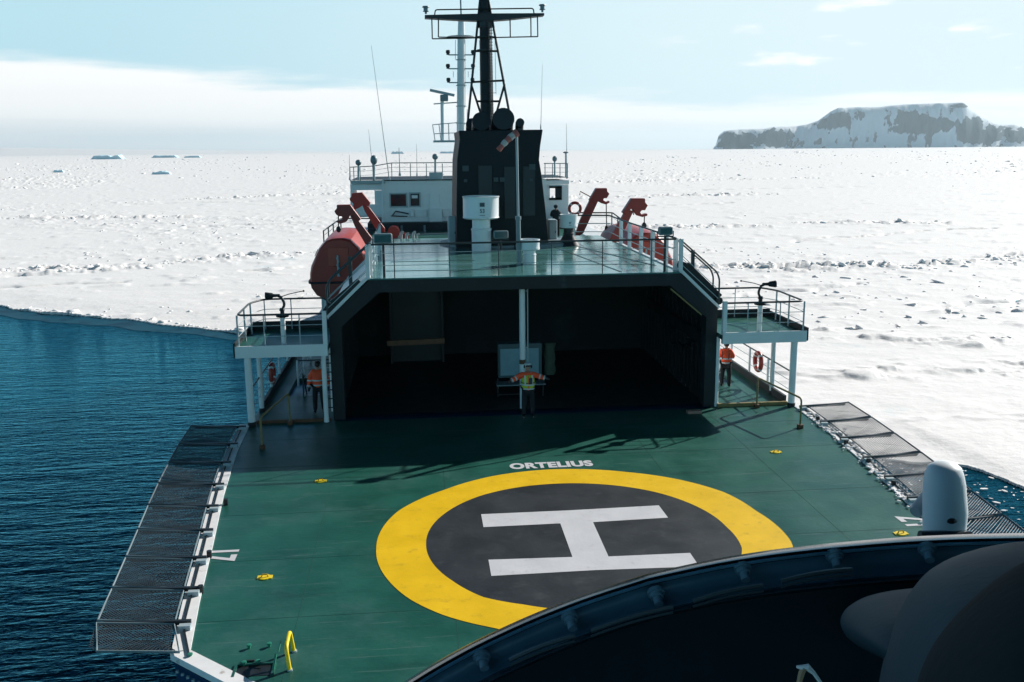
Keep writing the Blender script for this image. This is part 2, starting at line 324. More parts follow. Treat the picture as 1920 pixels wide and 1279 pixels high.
def rough_zone(x, y):
    d = np.hypot(x, y)
    z = sstep(.50, .66, fbm(x/(38+d*.05), y/(22+d*.06), 4, 3))
    return z
def ice_h(x, y):
    d = np.hypot(x+3.6, y)
    h = .30+.30*(fbm(x/55, y/40, 3, 9)-.5)
    z = rough_zone(x, y); ra = ridge_amt(x, y)
    cell = fbm(x/1.7, y/1.5, 4, 21); blk = np.floor(vnoise(x/1.3, y/1.1, 77)*3)/3
    grow = np.clip(d/260, .55, 3.2)
    h = h*(.25+.75*sstep(0, 9, y-ice_edge(x)))
    h = h+z*grow*(sstep(.5, .78, cell)*.17)*np.clip(d/170, .25, 1.2)+ra*(.08+.50*sstep(.45, .75, cell)+.10*blk)
    h = h+.07*fbm(x/3.2, y/1.4, 3, 5)+.16*sstep(.62, .8, fbm(x/4.4, y/2.6, 3, 66))
    h = h-crack_amt(x, y)*np.clip(.28+d*.0012, 0, .7)
    return h+SEA
rows = [28.0]
for py in np.concatenate([np.arange(900, 420, -1.15), np.arange(420, 300, -.7), np.arange(300, 282.2, -.45)]):
    rows.append(15.5*FPX/(py-279)*.985)
rows = np.array(sorted(set(rows+[9500, 12500, 17000, 24000, 36000])))
azs = np.concatenate([np.linspace(-75, -26, 40)[:-1], np.linspace(-26, 37, 1080), np.linspace(37, 88, 40)[1:]])
A, D_ = np.meshgrid(np.radians(azs), rows)
A = A+np.radians(.03)*(rng.random(A.shape)-.5)
GX = CAM.x+D_*np.sin(A); GY = D_*np.cos(A)
wob = 1.8*(fbm(GX/3.4, GY/3.4, 5, 88)-.5)
land = GY > ice_edge(GX)+wob
GZ = ice_h(GX, GY); GZ[-3:] -= 4
nr, nc = GX.shape; idx = np.arange(nr*nc).reshape(nr, nc)
q = np.stack([idx[:-1, :-1], idx[:-1, 1:], idx[1:, 1:], idx[1:, :-1]], -1)
keep = land[:-1, :-1] & land[:-1, 1:] & land[1:, 1:] & land[1:, :-1]
inship = (np.abs(GX[:-1, :-1]) < 8.6) & (GY[:-1, :-1] < 96); keep &= ~inship
Fq = q[keep]
V = np.stack([GX, GY, GZ], -1).reshape(-1, 3)
# wall of the floe along the cut
e = np.concatenate([Fq[:, [0, 1]], Fq[:, [1, 2]], Fq[:, [2, 3]], Fq[:, [3, 0]]]); es = np.sort(e, 1)
key = es[:, 0]*(nr*nc)+es[:, 1]; uq, inv, cnt = np.unique(key, return_inverse=True, return_counts=True)
be = e[cnt[inv] == 1]; be = be[(np.hypot(V[be[:, 0], 0], V[be[:, 0], 1]) < 500)]
nv = len(V); bu_, binv = np.unique(be, return_inverse=True); binv = binv.reshape(be.shape)
VB = V[bu_].copy(); VB[:, 2] = SEA-.6
Fw = np.stack([be[:, 1], be[:, 0], nv+binv[:, 0], nv+binv[:, 1]], -1)
V = np.concatenate([V, VB]); Fq = np.concatenate([Fq, Fw])
used = np.zeros(len(V), bool); used[Fq.ravel()] = True; remap = np.cumsum(used)-1; V = V[used]; Fq = remap[Fq]
def snow_mat(name='sea_ice_snow'):
    m = bpy.data.materials.new(name); m.use_nodes = True; t = m.node_tree; b = t.nodes['Principled BSDF']; n = t.nodes.new; l = t.links.new
    g = n('ShaderNodeNewGeometry')
    no = n('ShaderNodeTexNoise'); no.inputs['Scale'].default_value = .06; no.inputs['Detail'].default_value = 8; no.inputs['Roughness'].default_value = .65; l(g.outputs['Position'], no.inputs['Vector'])
    r = n('ShaderNodeMapRange'); r.interpolation_type = 'SMOOTHSTEP'; l(no.outputs[0], r.inputs[0]); r.inputs[1].default_value = .61; r.inputs[2].default_value = .74
    mm = n('ShaderNodeMix'); mm.data_type = 'RGBA'; l(r.outputs[0], mm.inputs[0]); mm.inputs[6].default_value = (.87, .865, .86, 1); mm.inputs[7].default_value = (.54, .69, .75, 1)
    l(mm.outputs[2], b.inputs['Base Color']); b.inputs['Roughness'].default_value = .7; b.inputs['Specular IOR Level'].default_value = .2
    mpn = n('ShaderNodeMapping'); mpn.inputs['Scale'].default_value = (.9, 1.15, 1); l(g.outputs['Position'], mpn.inputs[0])
    prev = None
    for s, dist in ((.35, .09), (2.2, .035), (9, .012)):
        bn = n('ShaderNodeTexNoise'); bn.inputs['Scale'].default_value = s; bn.inputs['Detail'].default_value = 4; l(mpn.outputs[0], bn.inputs['Vector'])
        bu = n('ShaderNodeBump'); bu.inputs['Distance'].default_value = dist; l(bn.outputs[0], bu.inputs['Height'])
        if prev: l(prev.outputs[0], bu.inputs['Normal'])
        prev = bu
    l(prev.outputs[0], b.inputs['Normal']); return m
SNOW = snow_mat()
tag(mesh_np('sea_ice', V, Fq, SNOW), kind='structure')

# ---- ice rubble: angular blocks along the ridges and rough zones
def rubble():
    M = 90000
    az_ = np.radians(rng.uniform(-26, 37, M)); dd = 15.5*FPX/(rng.uniform(3.2, 330, M)**1.0)
    x = CAM.x+dd*np.sin(az_); y = dd*np.cos(az_)
    pr = ridge_amt(x, y)**2*.55+.20*sstep(380, 900, dd)*sstep(.42, .60, fbm(x/(20+dd*.05), y/(60+dd*.12), 4, 14))+.05*rough_zone(x, y)*np.clip(dd/300, .02, 1)+.0003
    near_edge = np.abs(y-ice_edge(x)) < 1.4; pr = pr+.22*near_edge
    ok = (rng.random(M) < pr) & (y > ice_edge(x)+.4) & ~((np.abs(x) < 9.5) & (y < 100)); x, y, dd = x[ok], y[ok], dd[ok]
    n = len(x); s = rng.uniform(.09, .26, n)*(1+dd/260)*(.45+.95*rng.random(n)**3); s = np.minimum(s, 4.2)
    base = np.array([(-1, -1, -1), (1, -1, -1), (1, 1, -1), (-1, 1, -1), (-1, -1, 1), (1, -1, 1), (1, 1, 1), (-1, 1, 1)], float)
    P = base[None]*(1+.5*(rng.random((n, 8, 3))-.5)); P[:, 4:, :2] *= rng.uniform(.35, .9, (n, 1, 1))
    P *= np.stack([s*rng.uniform(.8, 1.9, n), s*rng.uniform(.6, 1.2, n), s*rng.uniform(.16, .42, n)], -1)[:, None]
    a = rng.uniform(0, 6.28, n); ca, sa = np.cos(a)[:, None], np.sin(a)[:, None]; tl = rng.uniform(-.5, .5, n)[:, None]
    X2 = P[..., 0]*ca-P[..., 1]*sa; Y2 = P[..., 0]*sa+P[..., 1]*ca; Z2 = P[..., 2]+tl*X2
    z = ice_h(x, y)
    W = np.stack([X2+x[:, None], Y2+y[:, None], Z2+z[:, None]+s[:, None]*.03], -1).reshape(-1, 3)
    f = np.array([(0, 3, 2, 1), (4, 5, 6, 7), (0, 1, 5, 4), (1, 2, 6, 5), (2, 3, 7, 6), (3, 0, 4, 7)])
    tag(mesh_np('ice_rubble', W, (f[None]+8*np.arange(n)[:, None, None]).reshape(-1, 4), SNOW), 'angular blocks of broken snow covered ice heaped along the pressure ridges', 'ice blocks', kind='stuff')
rubble()
# ---- brash ice bits floating in the open water by the starboard quarter
def brash():
    mb = MB()
    for i in range(700):
        x = random.uniform(12, 30); y = random.uniform(29, 43)
        if y > float(ice_edge(np.array([x]))[0])-.2: continue
        s = random.uniform(.02, .07)*(2.2 if random.random() < .12 else 1); a = random.uniform(0, 3.1); k = random.choice((4, 5, 6))
        mb.prism([(x+s*1.6*math.cos(6.283*j/k)*math.cos(a)-s*.7*math.sin(6.283*j/k)*math.sin(a), y+s*1.6*math.cos(6.283*j/k)*math.sin(a)+s*.7*math.sin(6.283*j/k)*math.cos(a), SEA-.03) for j in range(k)], (0, 0, .03+s*.45))
    tag(mb.build('brash_ice', SNOW), 'small white bits of broken ice floating on dark water beside the stern', 'ice bits', kind='stuff')
brash()
# ---- thin new ice skin along the floe edge, paler than the open water
def thin_ice():
    m = mat('thin_grey_ice', (.008, .07, .11), .5, var=.3, scale=.25, spec=.1, dirt=(.003, .035, .06), dscale=.5, dlo=.45, dhi=.65)
    xs = np.concatenate([np.linspace(-140, -48, 30), np.linspace(-47, -9.6, 90)]); t = .5+3.0*fbm(xs/9, xs*0, 4, 5)
    t = t*np.where(xs < -36, .9, 1)
    ye = ice_edge(xs)+1
    V = np.concatenate([np.stack([xs, ye, xs*0+SEA+.012], -1), np.stack([xs-t*.3, ye-1-t*1.3, xs*0+SEA+.012], -1)]); n = len(xs); i = np.arange(n-1)
    tag(mesh_np('thin_ice', V, np.stack([i, i+1, i+1+n, i+n], -1), m), kind='structure')
thin_ice()

# ---- ice cap rising on the left horizon
def ice_cap():
    n, k = 220, 10; V = []
    for j in range(k):
        for i in range(n):
            px = -900+i*1750/(n-1); d0 = at(px, 285, 1.0)-CAM; a = math.atan2(d0.x, d0.y)
            top = max(0.0, (650-px)/650)*.0084+.0002
            if px < 0: top = .0084+.0025*min(1, -px/700)
            top *= 1+.10*(float(fbm(np.array([i/13.]), np.array([1.]), 3, 2)[0])-.5)
            D = 16000+j*700; t = j/(k-1); V.append((CAM.x+D*math.sin(a), D*math.cos(a), SEA-6+(top*16000+15)*math.sin(min(1, t*1.5)*math.pi/2)))
    i, j = np.meshgrid(np.arange(n-1), np.arange(k-1)); a = (j*n+i).ravel()
    tag(mesh_np('ice_cap_hill', np.array(V), np.stack([a, a+1, a+1+n, a+n], -1), SNOW), kind='structure')
ice_cap()
# ---- the flat topped island
def island():
    z2 = lambda x, y: (1280+x*.3597, 100+y*.3597)
    prof = [(160, 494), (172, 480), (185, 430), (215, 405), (300, 397), (420, 396), (470, 386), (560, 384), (640, 374), (700, 355), (760, 310), (800, 292), (900, 288), (1000, 290), (1080, 282), (1150, 278), (1300, 276), (1440, 275), (1465, 292), (1540, 338), (1620, 374), (1680, 380), (1720, 380), (1779, 396), (1900, 425), (2050, 470), (2150, 494)]
    px = np.array([z2(*p)[0] for p in prof]); py = np.array([z2(*p)[1] for p in prof]); D = 12000.
    n, k = 900, 140; us = np.linspace(px[0], px[-1], n); hh = (279.5-(us-1340)*.0108-np.interp(us, px, py)+1.2)/FPX*D*.985
    V = np.zeros((k, n, 3)); rock = np.zeros((k, n))
    areas = [(285, 455, 125, 48), (480, 440, 95, 50), (745, 370, 95, 34), (800, 350, 60, 40), (1270, 385, 190, 42), (1180, 360, 90, 45), (1500, 400, 75, 75), (1580, 430, 90, 50), (1740, 430, 70, 45), (1850, 450, 90, 40), (1440, 292, 60, 12), (235, 440, 60, 45), (1120, 405, 50, 25)]
    dirs = [((ray(float(u), 277.0)).x, (ray(float(u), 277.0)).y) for u in us]; az = np.array([math.atan2(a, b) for a, b in dirs])
    for j in range(k):
        t = j/(k-1); ff = math.sin(min(1, t/.62)*math.pi/2)**1.25 if t < .62 else 1-.25*((t-.62)/.38)**2
        gull = fbm(us/9.0, us*0+t*5, 5, 31); gull2 = fbm(us/34.0, us*0+t*2.2, 3, 35)
        h = hh*(ff if t > 0 else 0); edge = math.sin(min(1, t/.62)*math.pi)
        h = h+hh*edge*((gull-.5)*.07+(gull2-.5)*.14)
        apron = np.exp(-((us-(1280+790*.3597))/60)**2)*(1 if t < .5 else 0)*hh*.26*math.sin(min(1, t/.22)*math.pi/2)*max(0, 1-max(0, t-.22)/.3)
        h = np.minimum(np.maximum(h, apron), hh*1.0 if t >= .6 else hh)
        dd = D+t*1000+500*(fbm(us/60, us*0, 3, 8)-.5)
        V[j] = np.stack([CAM.x+dd*np.sin(az), dd*np.cos(az), SEA-3+h], -1)
        zx = (us-1280)/.3597; zy = 492-h/(hh+1e-6)*(492-np.interp(us, px, (py-100)/.3597))
        rr = np.zeros(n)
        for (ax, ay, rx, ry) in areas: rr = np.maximum(rr, 1.20-((zx-ax)/rx)**2-((zy-ay)/ry)**2)
        rr = rr+(fbm(us/8., us*0+ff*5, 6, 51)-.5)*2.2+(gull-.5)*.3-np.clip((ff-.86)*5, 0, 1)*.7
        rock[j] = sstep(.26, .36, rr)
    i, j = np.meshgrid(np.arange(n-1), np.arange(k-1)); a = (j*n+i).ravel()
    m = bpy.data.materials.new('island_rock_and_snow'); m.use_nodes = True; t = m.node_tree; b = t.nodes['Principled BSDF']
    at_ = t.nodes.new('ShaderNodeAttribute'); at_.attribute_name = 'rock'
    mm = t.nodes.new('ShaderNodeMix'); mm.data_type = 'RGBA'; t.links.new(at_.outputs['Fac'], mm.inputs[0]); mm.inputs[6].default_value = (.78, .83, .88, 1); mm.inputs[7].default_value = (.020, .055, .085, 1)
    t.links.new(mm.outputs[2], b.inputs['Base Color']); b.inputs['Roughness'].default_value = .9; b.inputs['Specular IOR Level'].default_value = .1
    o = mesh_np('mountain_island', V.reshape(-1, 3), np.stack([a, a+1, a+1+n, a+n], -1), m)
    o.data.attributes.new('rock', 'FLOAT', 'POINT').data.foreach_set('value', rock.ravel().astype(np.float32))
    o.data.polygons.foreach_set('use_smooth', [True]*len(o.data.polygons))
    tag(o, kind='structure')
island()
def bergs():
    g = 'small flat icebergs frozen in towards the horizon'
    for (x0, x1, yb, h, lab) in [(172, 226, 299, 3.2, 'jagged pale iceberg near the far left horizon with a broken blue face'), (285, 318, 328, 2.6, 'small dark blue flat topped iceberg in the snow, the nearest one on the left'), (285, 330, 296, 1.8, 'low pointed iceberg on the left horizon'),
                            (345, 375, 296, 1.5, 'thin flat slab of ice on the left horizon beside the pointed one'), (100, 118, 324, 2.0, 'tiny blue iceberg in the snow at far left'), (733, 757, 287, 2.0, 'blue tinted jagged iceberg on the horizon behind the bridge aerials'), (824, 852, 284, 1.6, 'low blue iceberg on the horizon just left of the black funnel')]:
        d = 15.5*FPX/(yb-(284.5-x0*.0108*.9-.5)) if yb > 290 else 5200; d = min(d, 5200)
        c = onz((x0+x1)/2, yb, SEA) if yb > 290 else at((x0+x1)/2, yb, 5200); d = c.y; wd = (x1-x0)/FPX*d
        mb = MB(); n = 26; rings = []
        for j, sy in enumerate((0, .02, .5, 1.0)):
            ring = []
            for i in range(n):
                u = i/(n-1); hgt = h*d/600*(.35+.65*float(fbm(np.array([u*6+x0]), np.array([j*.4]), 3, x1)[0]))*min(1, 9*u, 9*(1-u))
                ring.append((c.x-wd/2+wd*u, c.y+sy*wd*.5, SEA-1+(1.0 if j == 0 else 1.2+hgt)))
            rings.append(ring)
        mb.loft(rings, closed=False, caps=False)
        o = mb.build('iceberg', mat('berg_ice', (.50, .68, .76), .6, var=.2, scale=.05)); tag(o, lab, 'iceberg', g)
bergs()

# ================================================================== SHIP
ship = thing('ship', 'large ice going ship with blue hull, green helicopter deck, open dark hangar and black funnel', 'ship', (0, 12.3, SEA))
def deck_half(y):  # half breadth of the helideck
    return float(np.interp(y, [12.3, 16.5, 17.3, 21.5, 24.7, 28.4, 31.5], [3.4, 8.02, 8.15, 8.62, 9.0, 9.33, 9.45]))
ysd = [12.3, 16.5, 18.5, 21.5, 24.7, 28.4, 31.5]
outl = [(deck_half(y), y) for y in ysd]; poly = outl+[(-x, y) for x, y in outl[::-1]]
d = MB().prism([(x, y, -.14) for x, y in poly], (0, 0, .14)).build('helideck', DECK, ship)
# side walkways beside the hangar, with an opening for the stairs on the starboard side
mb = MB(); mb.box(6.6, 9.45, 31.5, 35.0, -.14, 0); mb.box(8.55, 9.45, 35.0, 46, -.14, 0); mb.box(6.6, 8.55, 37.6, 46, -.14, 0); mb.build('side_walkway', DECK, ship)
mb = MB(); mb.box(-9.45, -6.6, 31.5, 35.2, -.14, .0); mb.box(-9.45, -8.7, 35.2, 46, -.14, 0); mb.box(-8.7, -6.6, 38, 46, -.14, 0)
mb.build('side_walkway', DECK, ship)
# white deck edge strip
def edge_strip(sx):
    mb = MB()
    for (x0, y0), (x1, y1) in zip(outl[1:], outl[2:]):
        mb.prism([(sx*x0, y0, .004-.10), (sx*(x0+.34), y0-.02, -.10), (sx*(x1+.34), y1-.02, -.10), (sx*x1, y1, .004-.10)], (0, 0, .13))
    (x0, y0), (x1, y1) = outl[0], outl[1]
    mb.prism([(sx*x0, y0, -.1), (sx*(x0+.25), y0-.25, -.1), (sx*(x1+.34), y1-.10, -.1), (sx*x1, y1, -.1)], (0, 0, .132))
    if sx > 0: mb.box(-3.6, 3.6, 12.02, 12.3, -.1, .031)
    return mb.build('deck_edge', EDGE, ship)
edge_strip(-1); edge_strip(1)
# perforated coaming row under the port quarter edge
mb = MB()
for i in range(34):
    t = i/33; x = -8.2+t*3.9; y = 16.22-t*3.6; mb.box(x-.025, x+.025, y-.05, y, -.24, -.20)
mb.build('perforated_strip', LGREY, ship)
# hull
def hull():
    st = [(12.0, 3.6, 3.0), (14.3, 6.1, 5.3), (16.4, 8.3, 6.6), (21.5, 8.9, 7.6), (28, 9.45, 8.4), (45, 9.5, 8.6), (75, 9.4, 8.6), (88, 7.2, 6.0), (97, 3.6, 2.4), (103, .3, .2)]
    rings = [[(-a, y, -.15), (a, y, -.15), (a*.99, y, -1.2), (b, y, SEA-1), (-b, y, SEA-1), (-a*.99, y, -1.2)] for y, a, b in st]
    MB().loft(rings).build('hull', HULL, ship, bevel=0)
hull()
# hangar
HW, HT, CHX, CHZ, Y0, Y1, HZ = 6.68, 5.28, 6.68, 3.55, 31.7, 42.2, 4.82
def sect(hw, tx, cz, tz, y, z0=0.0): return [(-hw, y, z0), (-hw, y, cz), (-tx, y, tz), (tx, y, tz), (hw, y, cz), (hw, y, z0)]
hang = MB()
o0, i0 = sect(HW, HT, CHZ, HZ-.03, Y0), sect(6.28, 4.98, 3.22, 4.36, Y0)
o1, i1 = sect(HW, HT, CHZ, HZ-.03, Y0+.5), sect(6.28, 4.98, 3.22, 4.36, Y0+.5)
hang.loft([o0, i0, i1, o1, o0], closed=False, caps=False)
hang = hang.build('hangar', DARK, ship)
hw = MB(); hw.loft([sect(HW, HT, CHZ, HZ-.03, Y0+.5), sect(HW, HT, CHZ, HZ-.03, Y1)], closed=False, caps=False)
hw.add([sect(HW, HT, CHZ, HZ-.03, Y1)[i] for i in range(6)], [(0, 1, 2, 3, 4, 5)])
hw.build('outer_wall', WHITE, hang)
hi = MB(); A1, A2 = sect(6.52, 5.14, 3.44, 4.62, Y0+.5), sect(6.52, 5.14, 3.44, 4.62, 41.9)
hi.loft([A1, A2], closed=False, caps=False); hi.add(A2, [(0, 1, 2, 3, 4, 5)])
for sx in (-1, 1):
    for k in range(17):
        y = 32.7+k*.55; hi.box(min(sx*6.40, sx*6.52), max(sx*6.40, sx*6.52), y, y+.07, 0, 3.35)
        hi.bar((sx*6.46, y+.035, 3.38), (sx*5.10, y+.035, 4.56), .07, .1)
for k in range(7): hi.box(-5.1, 5.1, 33+k*1.3, 33.1+k*1.3, 4.42, 4.6)
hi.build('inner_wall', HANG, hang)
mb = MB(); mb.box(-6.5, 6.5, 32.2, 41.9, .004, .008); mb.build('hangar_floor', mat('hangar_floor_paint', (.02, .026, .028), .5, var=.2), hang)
mb = MB(); mb.bar((6.36, 32.4, 2.35), (6.36, 40.5, 2.35), .12, .42); 
for k in range(12): mb.bar((6.34, 32.8+k*.6, 2.5), (6.34, 33.1+k*.6, 2.95), .05)
mb.build('cable_tray', BLACK, hang)
mb = MB()
for (y0, y1, z) in [(33.2, 34.0, 2.0), (33.4, 34.3, 1.75), (34.6, 35.2, 2.1), (34.4, 35.4, 1.6), (36, 36.7, 2.0), (35.8, 36.8, 1.45)]:
    mb.bar((6.33, y0, z), (6.33, y1, z), .05)
for y in (33.5, 34.9, 36.3): mb.bar((6.33, y, 1.3), (6.33, y, 2.15), .05)
mb.build('wall_rack', BLACK, hang)
mb = MB(); mb.bar((-4.9, 35, 1.96), (-2.75, 35, 2.0), .14, .2); mb.build('shelf_beam', RUST, hang)
mb = MB(); mb.box(-4.95, -4.85, 40.2, 40.6, 0, 3.2); mb.box(-2.75, -2.65, 40.2, 40.6, 0, 4.4); mb.box(-4.95, -2.65, 40.6, 40.7, 0, 3.2); mb.build('door_recess', BLACK, hang)
mb = MB(); mb.bar((4.98, Y0-.02, 4.26), (6.1, Y0-.02, 3.32), .03, .05); mb.build('trim_strip', BROWN, hang)
# roof
roof = MB(); roof.box(-HT, HT, Y0-.05, Y1, HZ-.03, HZ+.02); roof.box(-HT+.0, HT, Y1, 46.5, HZ-.05, HZ-.01)
roof = roof.build('hangar_roof', ROOF, ship)
mb = MB()
for sx in (-1, 1): MB().bar((sx*(HT+.03), Y0, HZ+.02), (sx*(HT+.03), Y1, HZ+.02), .08, .08).build('roof_edge', WHITE, roof)
mb = MB()
for (a, b) in [((2.2, 41.5), (3.3, 32)), ((3.1, 41.8), (4.9, 33.5)), ((1.0, 38), (5.0, 37.2)), ((.4, 34.6), (5.0, 34.0)), ((-4.7, 36.4), (-1.5, 36.4)), ((-4.8, 33.6), (-.5, 33.4))]: mb.bar((*a, HZ+.024), (*b, HZ+.024), .07, .012)
mb.build('weld_seam', mat('dark_green_seam', (.02, .06, .06), .5), roof)
# port side chamfer cover plates, painted white and catching the sky
mb = MB(); mb.prism([(-5.3, Y0+.02, HZ+.03), (-5.42, Y0+.02, HZ+.06), (-6.76, Y0+.02, 3.6), (-6.72, Y0+.02, 3.5)], (0, 10.3, 0)); mb.build('chamfer_plate', WHITE, ship)
mb = MB(); mb.prism([(5.3, Y0+.02, HZ+.03), (5.42, Y0+.02, HZ+.06), (6.76, Y0+.02, 3.6), (6.72, Y0+.02, 3.5)], (0, 10.3, 0)); mb.build('chamfer_plate', WHITE, ship)
mb = MB(); mb.bar((5.5, Y0+.3, HZ+.12), (6.72, Y0+.3, 3.78), .5, .16, up=(0, 1, 0)); mb.tube([(5.45, Y0+.1, HZ+.2), (5.45, Y0+.6, HZ+.2)], .14, 12); mb.tube([(6.74, Y0+.05, 3.78), (6.74, Y0+.6, 3.78)], .13, 12); mb.build('door_guide_rail', DARK, ship)
mb = MB(); mb.bar((-5.6, Y0+.25, HZ-.12), (-6.55, Y0+.25, 3.95), .30, .14, up=(0, 1, 0)); mb.bar((-6.55, Y0+.2, 3.95), (-6.8, Y0+.2, 3.6), .35, .2, up=(0, 1, 0)); mb.build('door_guide_rail', BLACK, ship)
# hangar centre post
hp = MB(); hp.lathe((-.10, 32.35, 0), [(.105, 0), (.105, 4.4)], 16); hp = hp.build('door_post', WHITE, hang, smooth=40)
mb = MB(); mb.tube([(.09, 32.35, .8), (.09, 32.35, 4.4)], .022); mb.bar((.02, 32.35, 4.2), (.1, 32.35, 4.2), .03); mb.bar((.02, 32.35, 2.2), (.1, 32.35, 2.2), .03); mb.build('conduit', LGREY, hang)
mb = MB(); mb.lathe((-.10, 32.35, 1.62), [(.112, 0), (.112, .16)], 16); mb.build('marker_band', RUST, hang)

# ---- markings on the deck
tabo = [(-179.1, 4.8), (-159.3, 4.82), (-145.6, 4.85), (-133.3, 4.83), (-121.0, 4.76), (-100, 4.8), (-60, 4.8), (-30, 4.84), (-9.8, 4.88), (13.2, 4.79), (29.8, 4.95), (47.0, 4.92), (64.4, 4.84), (90.5, 4.87), (111.3, 4.83), (130.9, 4.74), (153.1, 4.85), (180.9, 4.8)]
tabi = [(-180.8, 3.65), (-162.3, 3.67), (-147.5, 3.69), (-131.9, 3.77), (-117.9, 3.66), (-80, 3.68), (-40, 3.7), (-16.9, 3.71), (2.6, 3.60), (29.1, 3.63), (47.5, 3.67), (70.3, 3.67), (93.3, 3.68), (125.9, 3.71), (149.0, 3.67), (179.2, 3.65)]
CY = 20.82; nA = 160
def circ(tab): return [(float(np.interp(a, [t[0] for t in tab], [t[1] for t in tab])), rad(a)) for a in np.linspace(-179, 179.001, nA)]
co, ci = circ(tabo), circ(tabi)
MB().loft([[(r*math.cos(a), CY+r*math.sin(a), .008) for r, a in ci], [(r*math.cos(a), CY+r*math.sin(a), .008) for r, a in co]], caps=False).build('landing_ring', YEL, d)
MB().add([(r*1.003*math.cos(a), CY+r*1.003*math.sin(a), .004) for r, a in ci], [tuple(range(nA))]).build('landing_disc', DISC, d)
mb = MB(); z = .009
mb.add([(-2.25, 22.52, z), (-2.25, 21.68, z), (-.36, 21.69, z), (.45, 21.67, z), (2.35, 21.73, z), (2.33, 22.57, z), (0, 22.51, z)], [(0, 1, 2, 3, 4, 5, 6)])
mb.add([(-2.27, 19.80, z), (-2.27, 18.97, z), (0, 18.99, z), (2.3, 18.9, z), (2.3, 19.62, z), (.43, 19.65, z), (-.38, 19.72, z)], [(0, 1, 2, 3, 4, 5, 6)])
mb.add([(-.36, 21.69, z), (-.38, 19.72, z), (.43, 19.65, z), (.45, 21.67, z)], [(0, 1, 2, 3)])
mb.build('letter_marking', MARK, d)
text_mesh('ship_name', 'ORTELIUS', MARK, d, (.03, 26.07, .008), .64, sx=.80, off=.034)
text_mesh('number_marking', '17', MARK, d, (-8.30, 20.8, .008), .86, sx=.8, rotz=rad(-90), off=.03)
text_mesh('number_marking', '17', MARK, d, (8.28, 20.75, .008), .86, sx=.8, rotz=rad(90), off=.03)
# deck plate seams
mb = MB()
for y in (14.8, 17.6, 20.4, 23.2, 26.9, 29.6): mb.box(-deck_half(y)+.05, deck_half(y)-.05, y, y+.008, .0005, .0035)
for x in (-6.2, -3.1, 3.1, 6.2): mb.box(x, x+.008, 14.5 if abs(x) > 4 else 12.4, 31.4, .0007, .0037)
mb.build('plate_seam', mat('green_seam', (.016, .082, .066), .5), d)
# funnel
fp = [at(855, 473, 41), at(857, 300, 41), at(862, 262, 41), at(860, 245, 41), at(1018, 243, 41), at(1013, 275, 41), at(1011, 300, 41), at(1016, 330, 41), at(1024, 400, 41), at(1029, 462, 41)]
fun = MB().prism(fp, (0, 5.2, 0)).build('funnel', FUN, ship, bevel=.04)
mb = MB()
for (x0, x1, y0, y1) in [(898, 922, 310, 410), (946, 966, 312, 410), (981, 1003, 312, 405)]:
    a = at(x0, y1, 41); b = at(x1, y0, 41); mb.box(a.x, b.x, 40.955, 40.99, a.z, b.z)
mb.build('access_panel', mat('funnel_panel_paint', (.014, .021, .024), .45, var=.2), fun, bevel=.01)
for (x, y, s) in [(873, 316, .13), (998, 313, .13), (930, 337, .10), (942, 337, .10), (873, 339, .07), (996, 338, .06)]:
    c = at(x, y, 40.95); mb = MB(); mb.box(c.x-s, c.x+s, 40.93, 40.985, c.z-s*.9, c.z+s*.9); mb.box(c.x-s*.6, c.x-s*.1, 40.9, 40.93, c.z-s*.5, c.z+s*.5); mb.box(c.x+s*.15, c.x+s*.7, 40.9, 40.93, c.z-s*.5, c.z+s*.5); mb.build('vent_plate', mat('panel_grey', (.06, .085, .09), .5), fun)
def pipe(x, z0, ztop, r, y, lean):
    pts = [(x, y, z0), (x, y, ztop-r*1.7), (x, y-lean*.35, ztop-r*1.05), (x, y-lean, ztop-r*.85)]
    return MB().tube(arc(pts, .5, 5), r, 22).build('exhaust_pipe', BLACK, fun, smooth=50)
pipe(-.80, 9.2, 10.55, .40, 42.0, .55); pipe(.12, 9.2, 10.70, .47, 41.9, .75); pipe(.84, 9.2, 10.30, .18, 41.6, .35); pipe(-1.15, 9.2, 10.35, .26, 42.8, .3)
mb = MB(); mb.lathe((1.6, 42.4, HZ-.02), [(1.75, 0), (1.75, .16), (1.6, .22)], 36); mb.lathe((-.3, 43.2, HZ-.02), [(2.35, 0), (2.35, .13)], 40); mb.build('funnel_coaming', GREY, fun)
# bridge house
YB = 66.0
def bx(x0, x1, yt, yb_, y, dy, mb):
    a = at(x0, yb_, y); b = at(x1, yt, y); return mb.box(a.x, b.x, y, y+dy, a.z, b.z)
br = MB(); bx(718, 1024, 336, 420, YB, 8, br); br = br.build('bridge_house', WHITE, ship)
mb = MB(); bx(657, 722, 345, 357, YB+.2, 3.4, mb); mb.prism([at(657, 357, YB+.2), at(662, 357, YB+.2), at(672, 402, YB+.2), at(657, 402, YB+.2)], (0, 3.4, 0)); bx(657, 720, 383, 406, YB+.3, .12, mb); bx(703, 720, 357, 383, YB+.3, .2, mb); bx(657, 720, 404, 408, YB+.3, 3.3, mb); bx(660, 720, 383, 406, YB+3.5, .12, mb)
mb.build('bridge_wing', WHITE, br)
mb = MB(); bx(1022, 1067, 338, 346, YB+.2, 3.4, mb); bx(1022, 1031, 346, 420, YB+.3, .15, mb); bx(1052, 1066, 346, 420, YB+.3, .15, mb); bx(1031, 1052, 372, 420, YB+.3, .15, mb); bx(1031, 1052, 346, 352, YB+.3, .15, mb); bx(1031, 1052, 378, 420, YB+3.4, .12, mb)
mb.build('bridge_wing', WHITE, br)
mb = MB(); a = at(1031, 374, YB+.25); b = at(1052, 350, YB+.25)
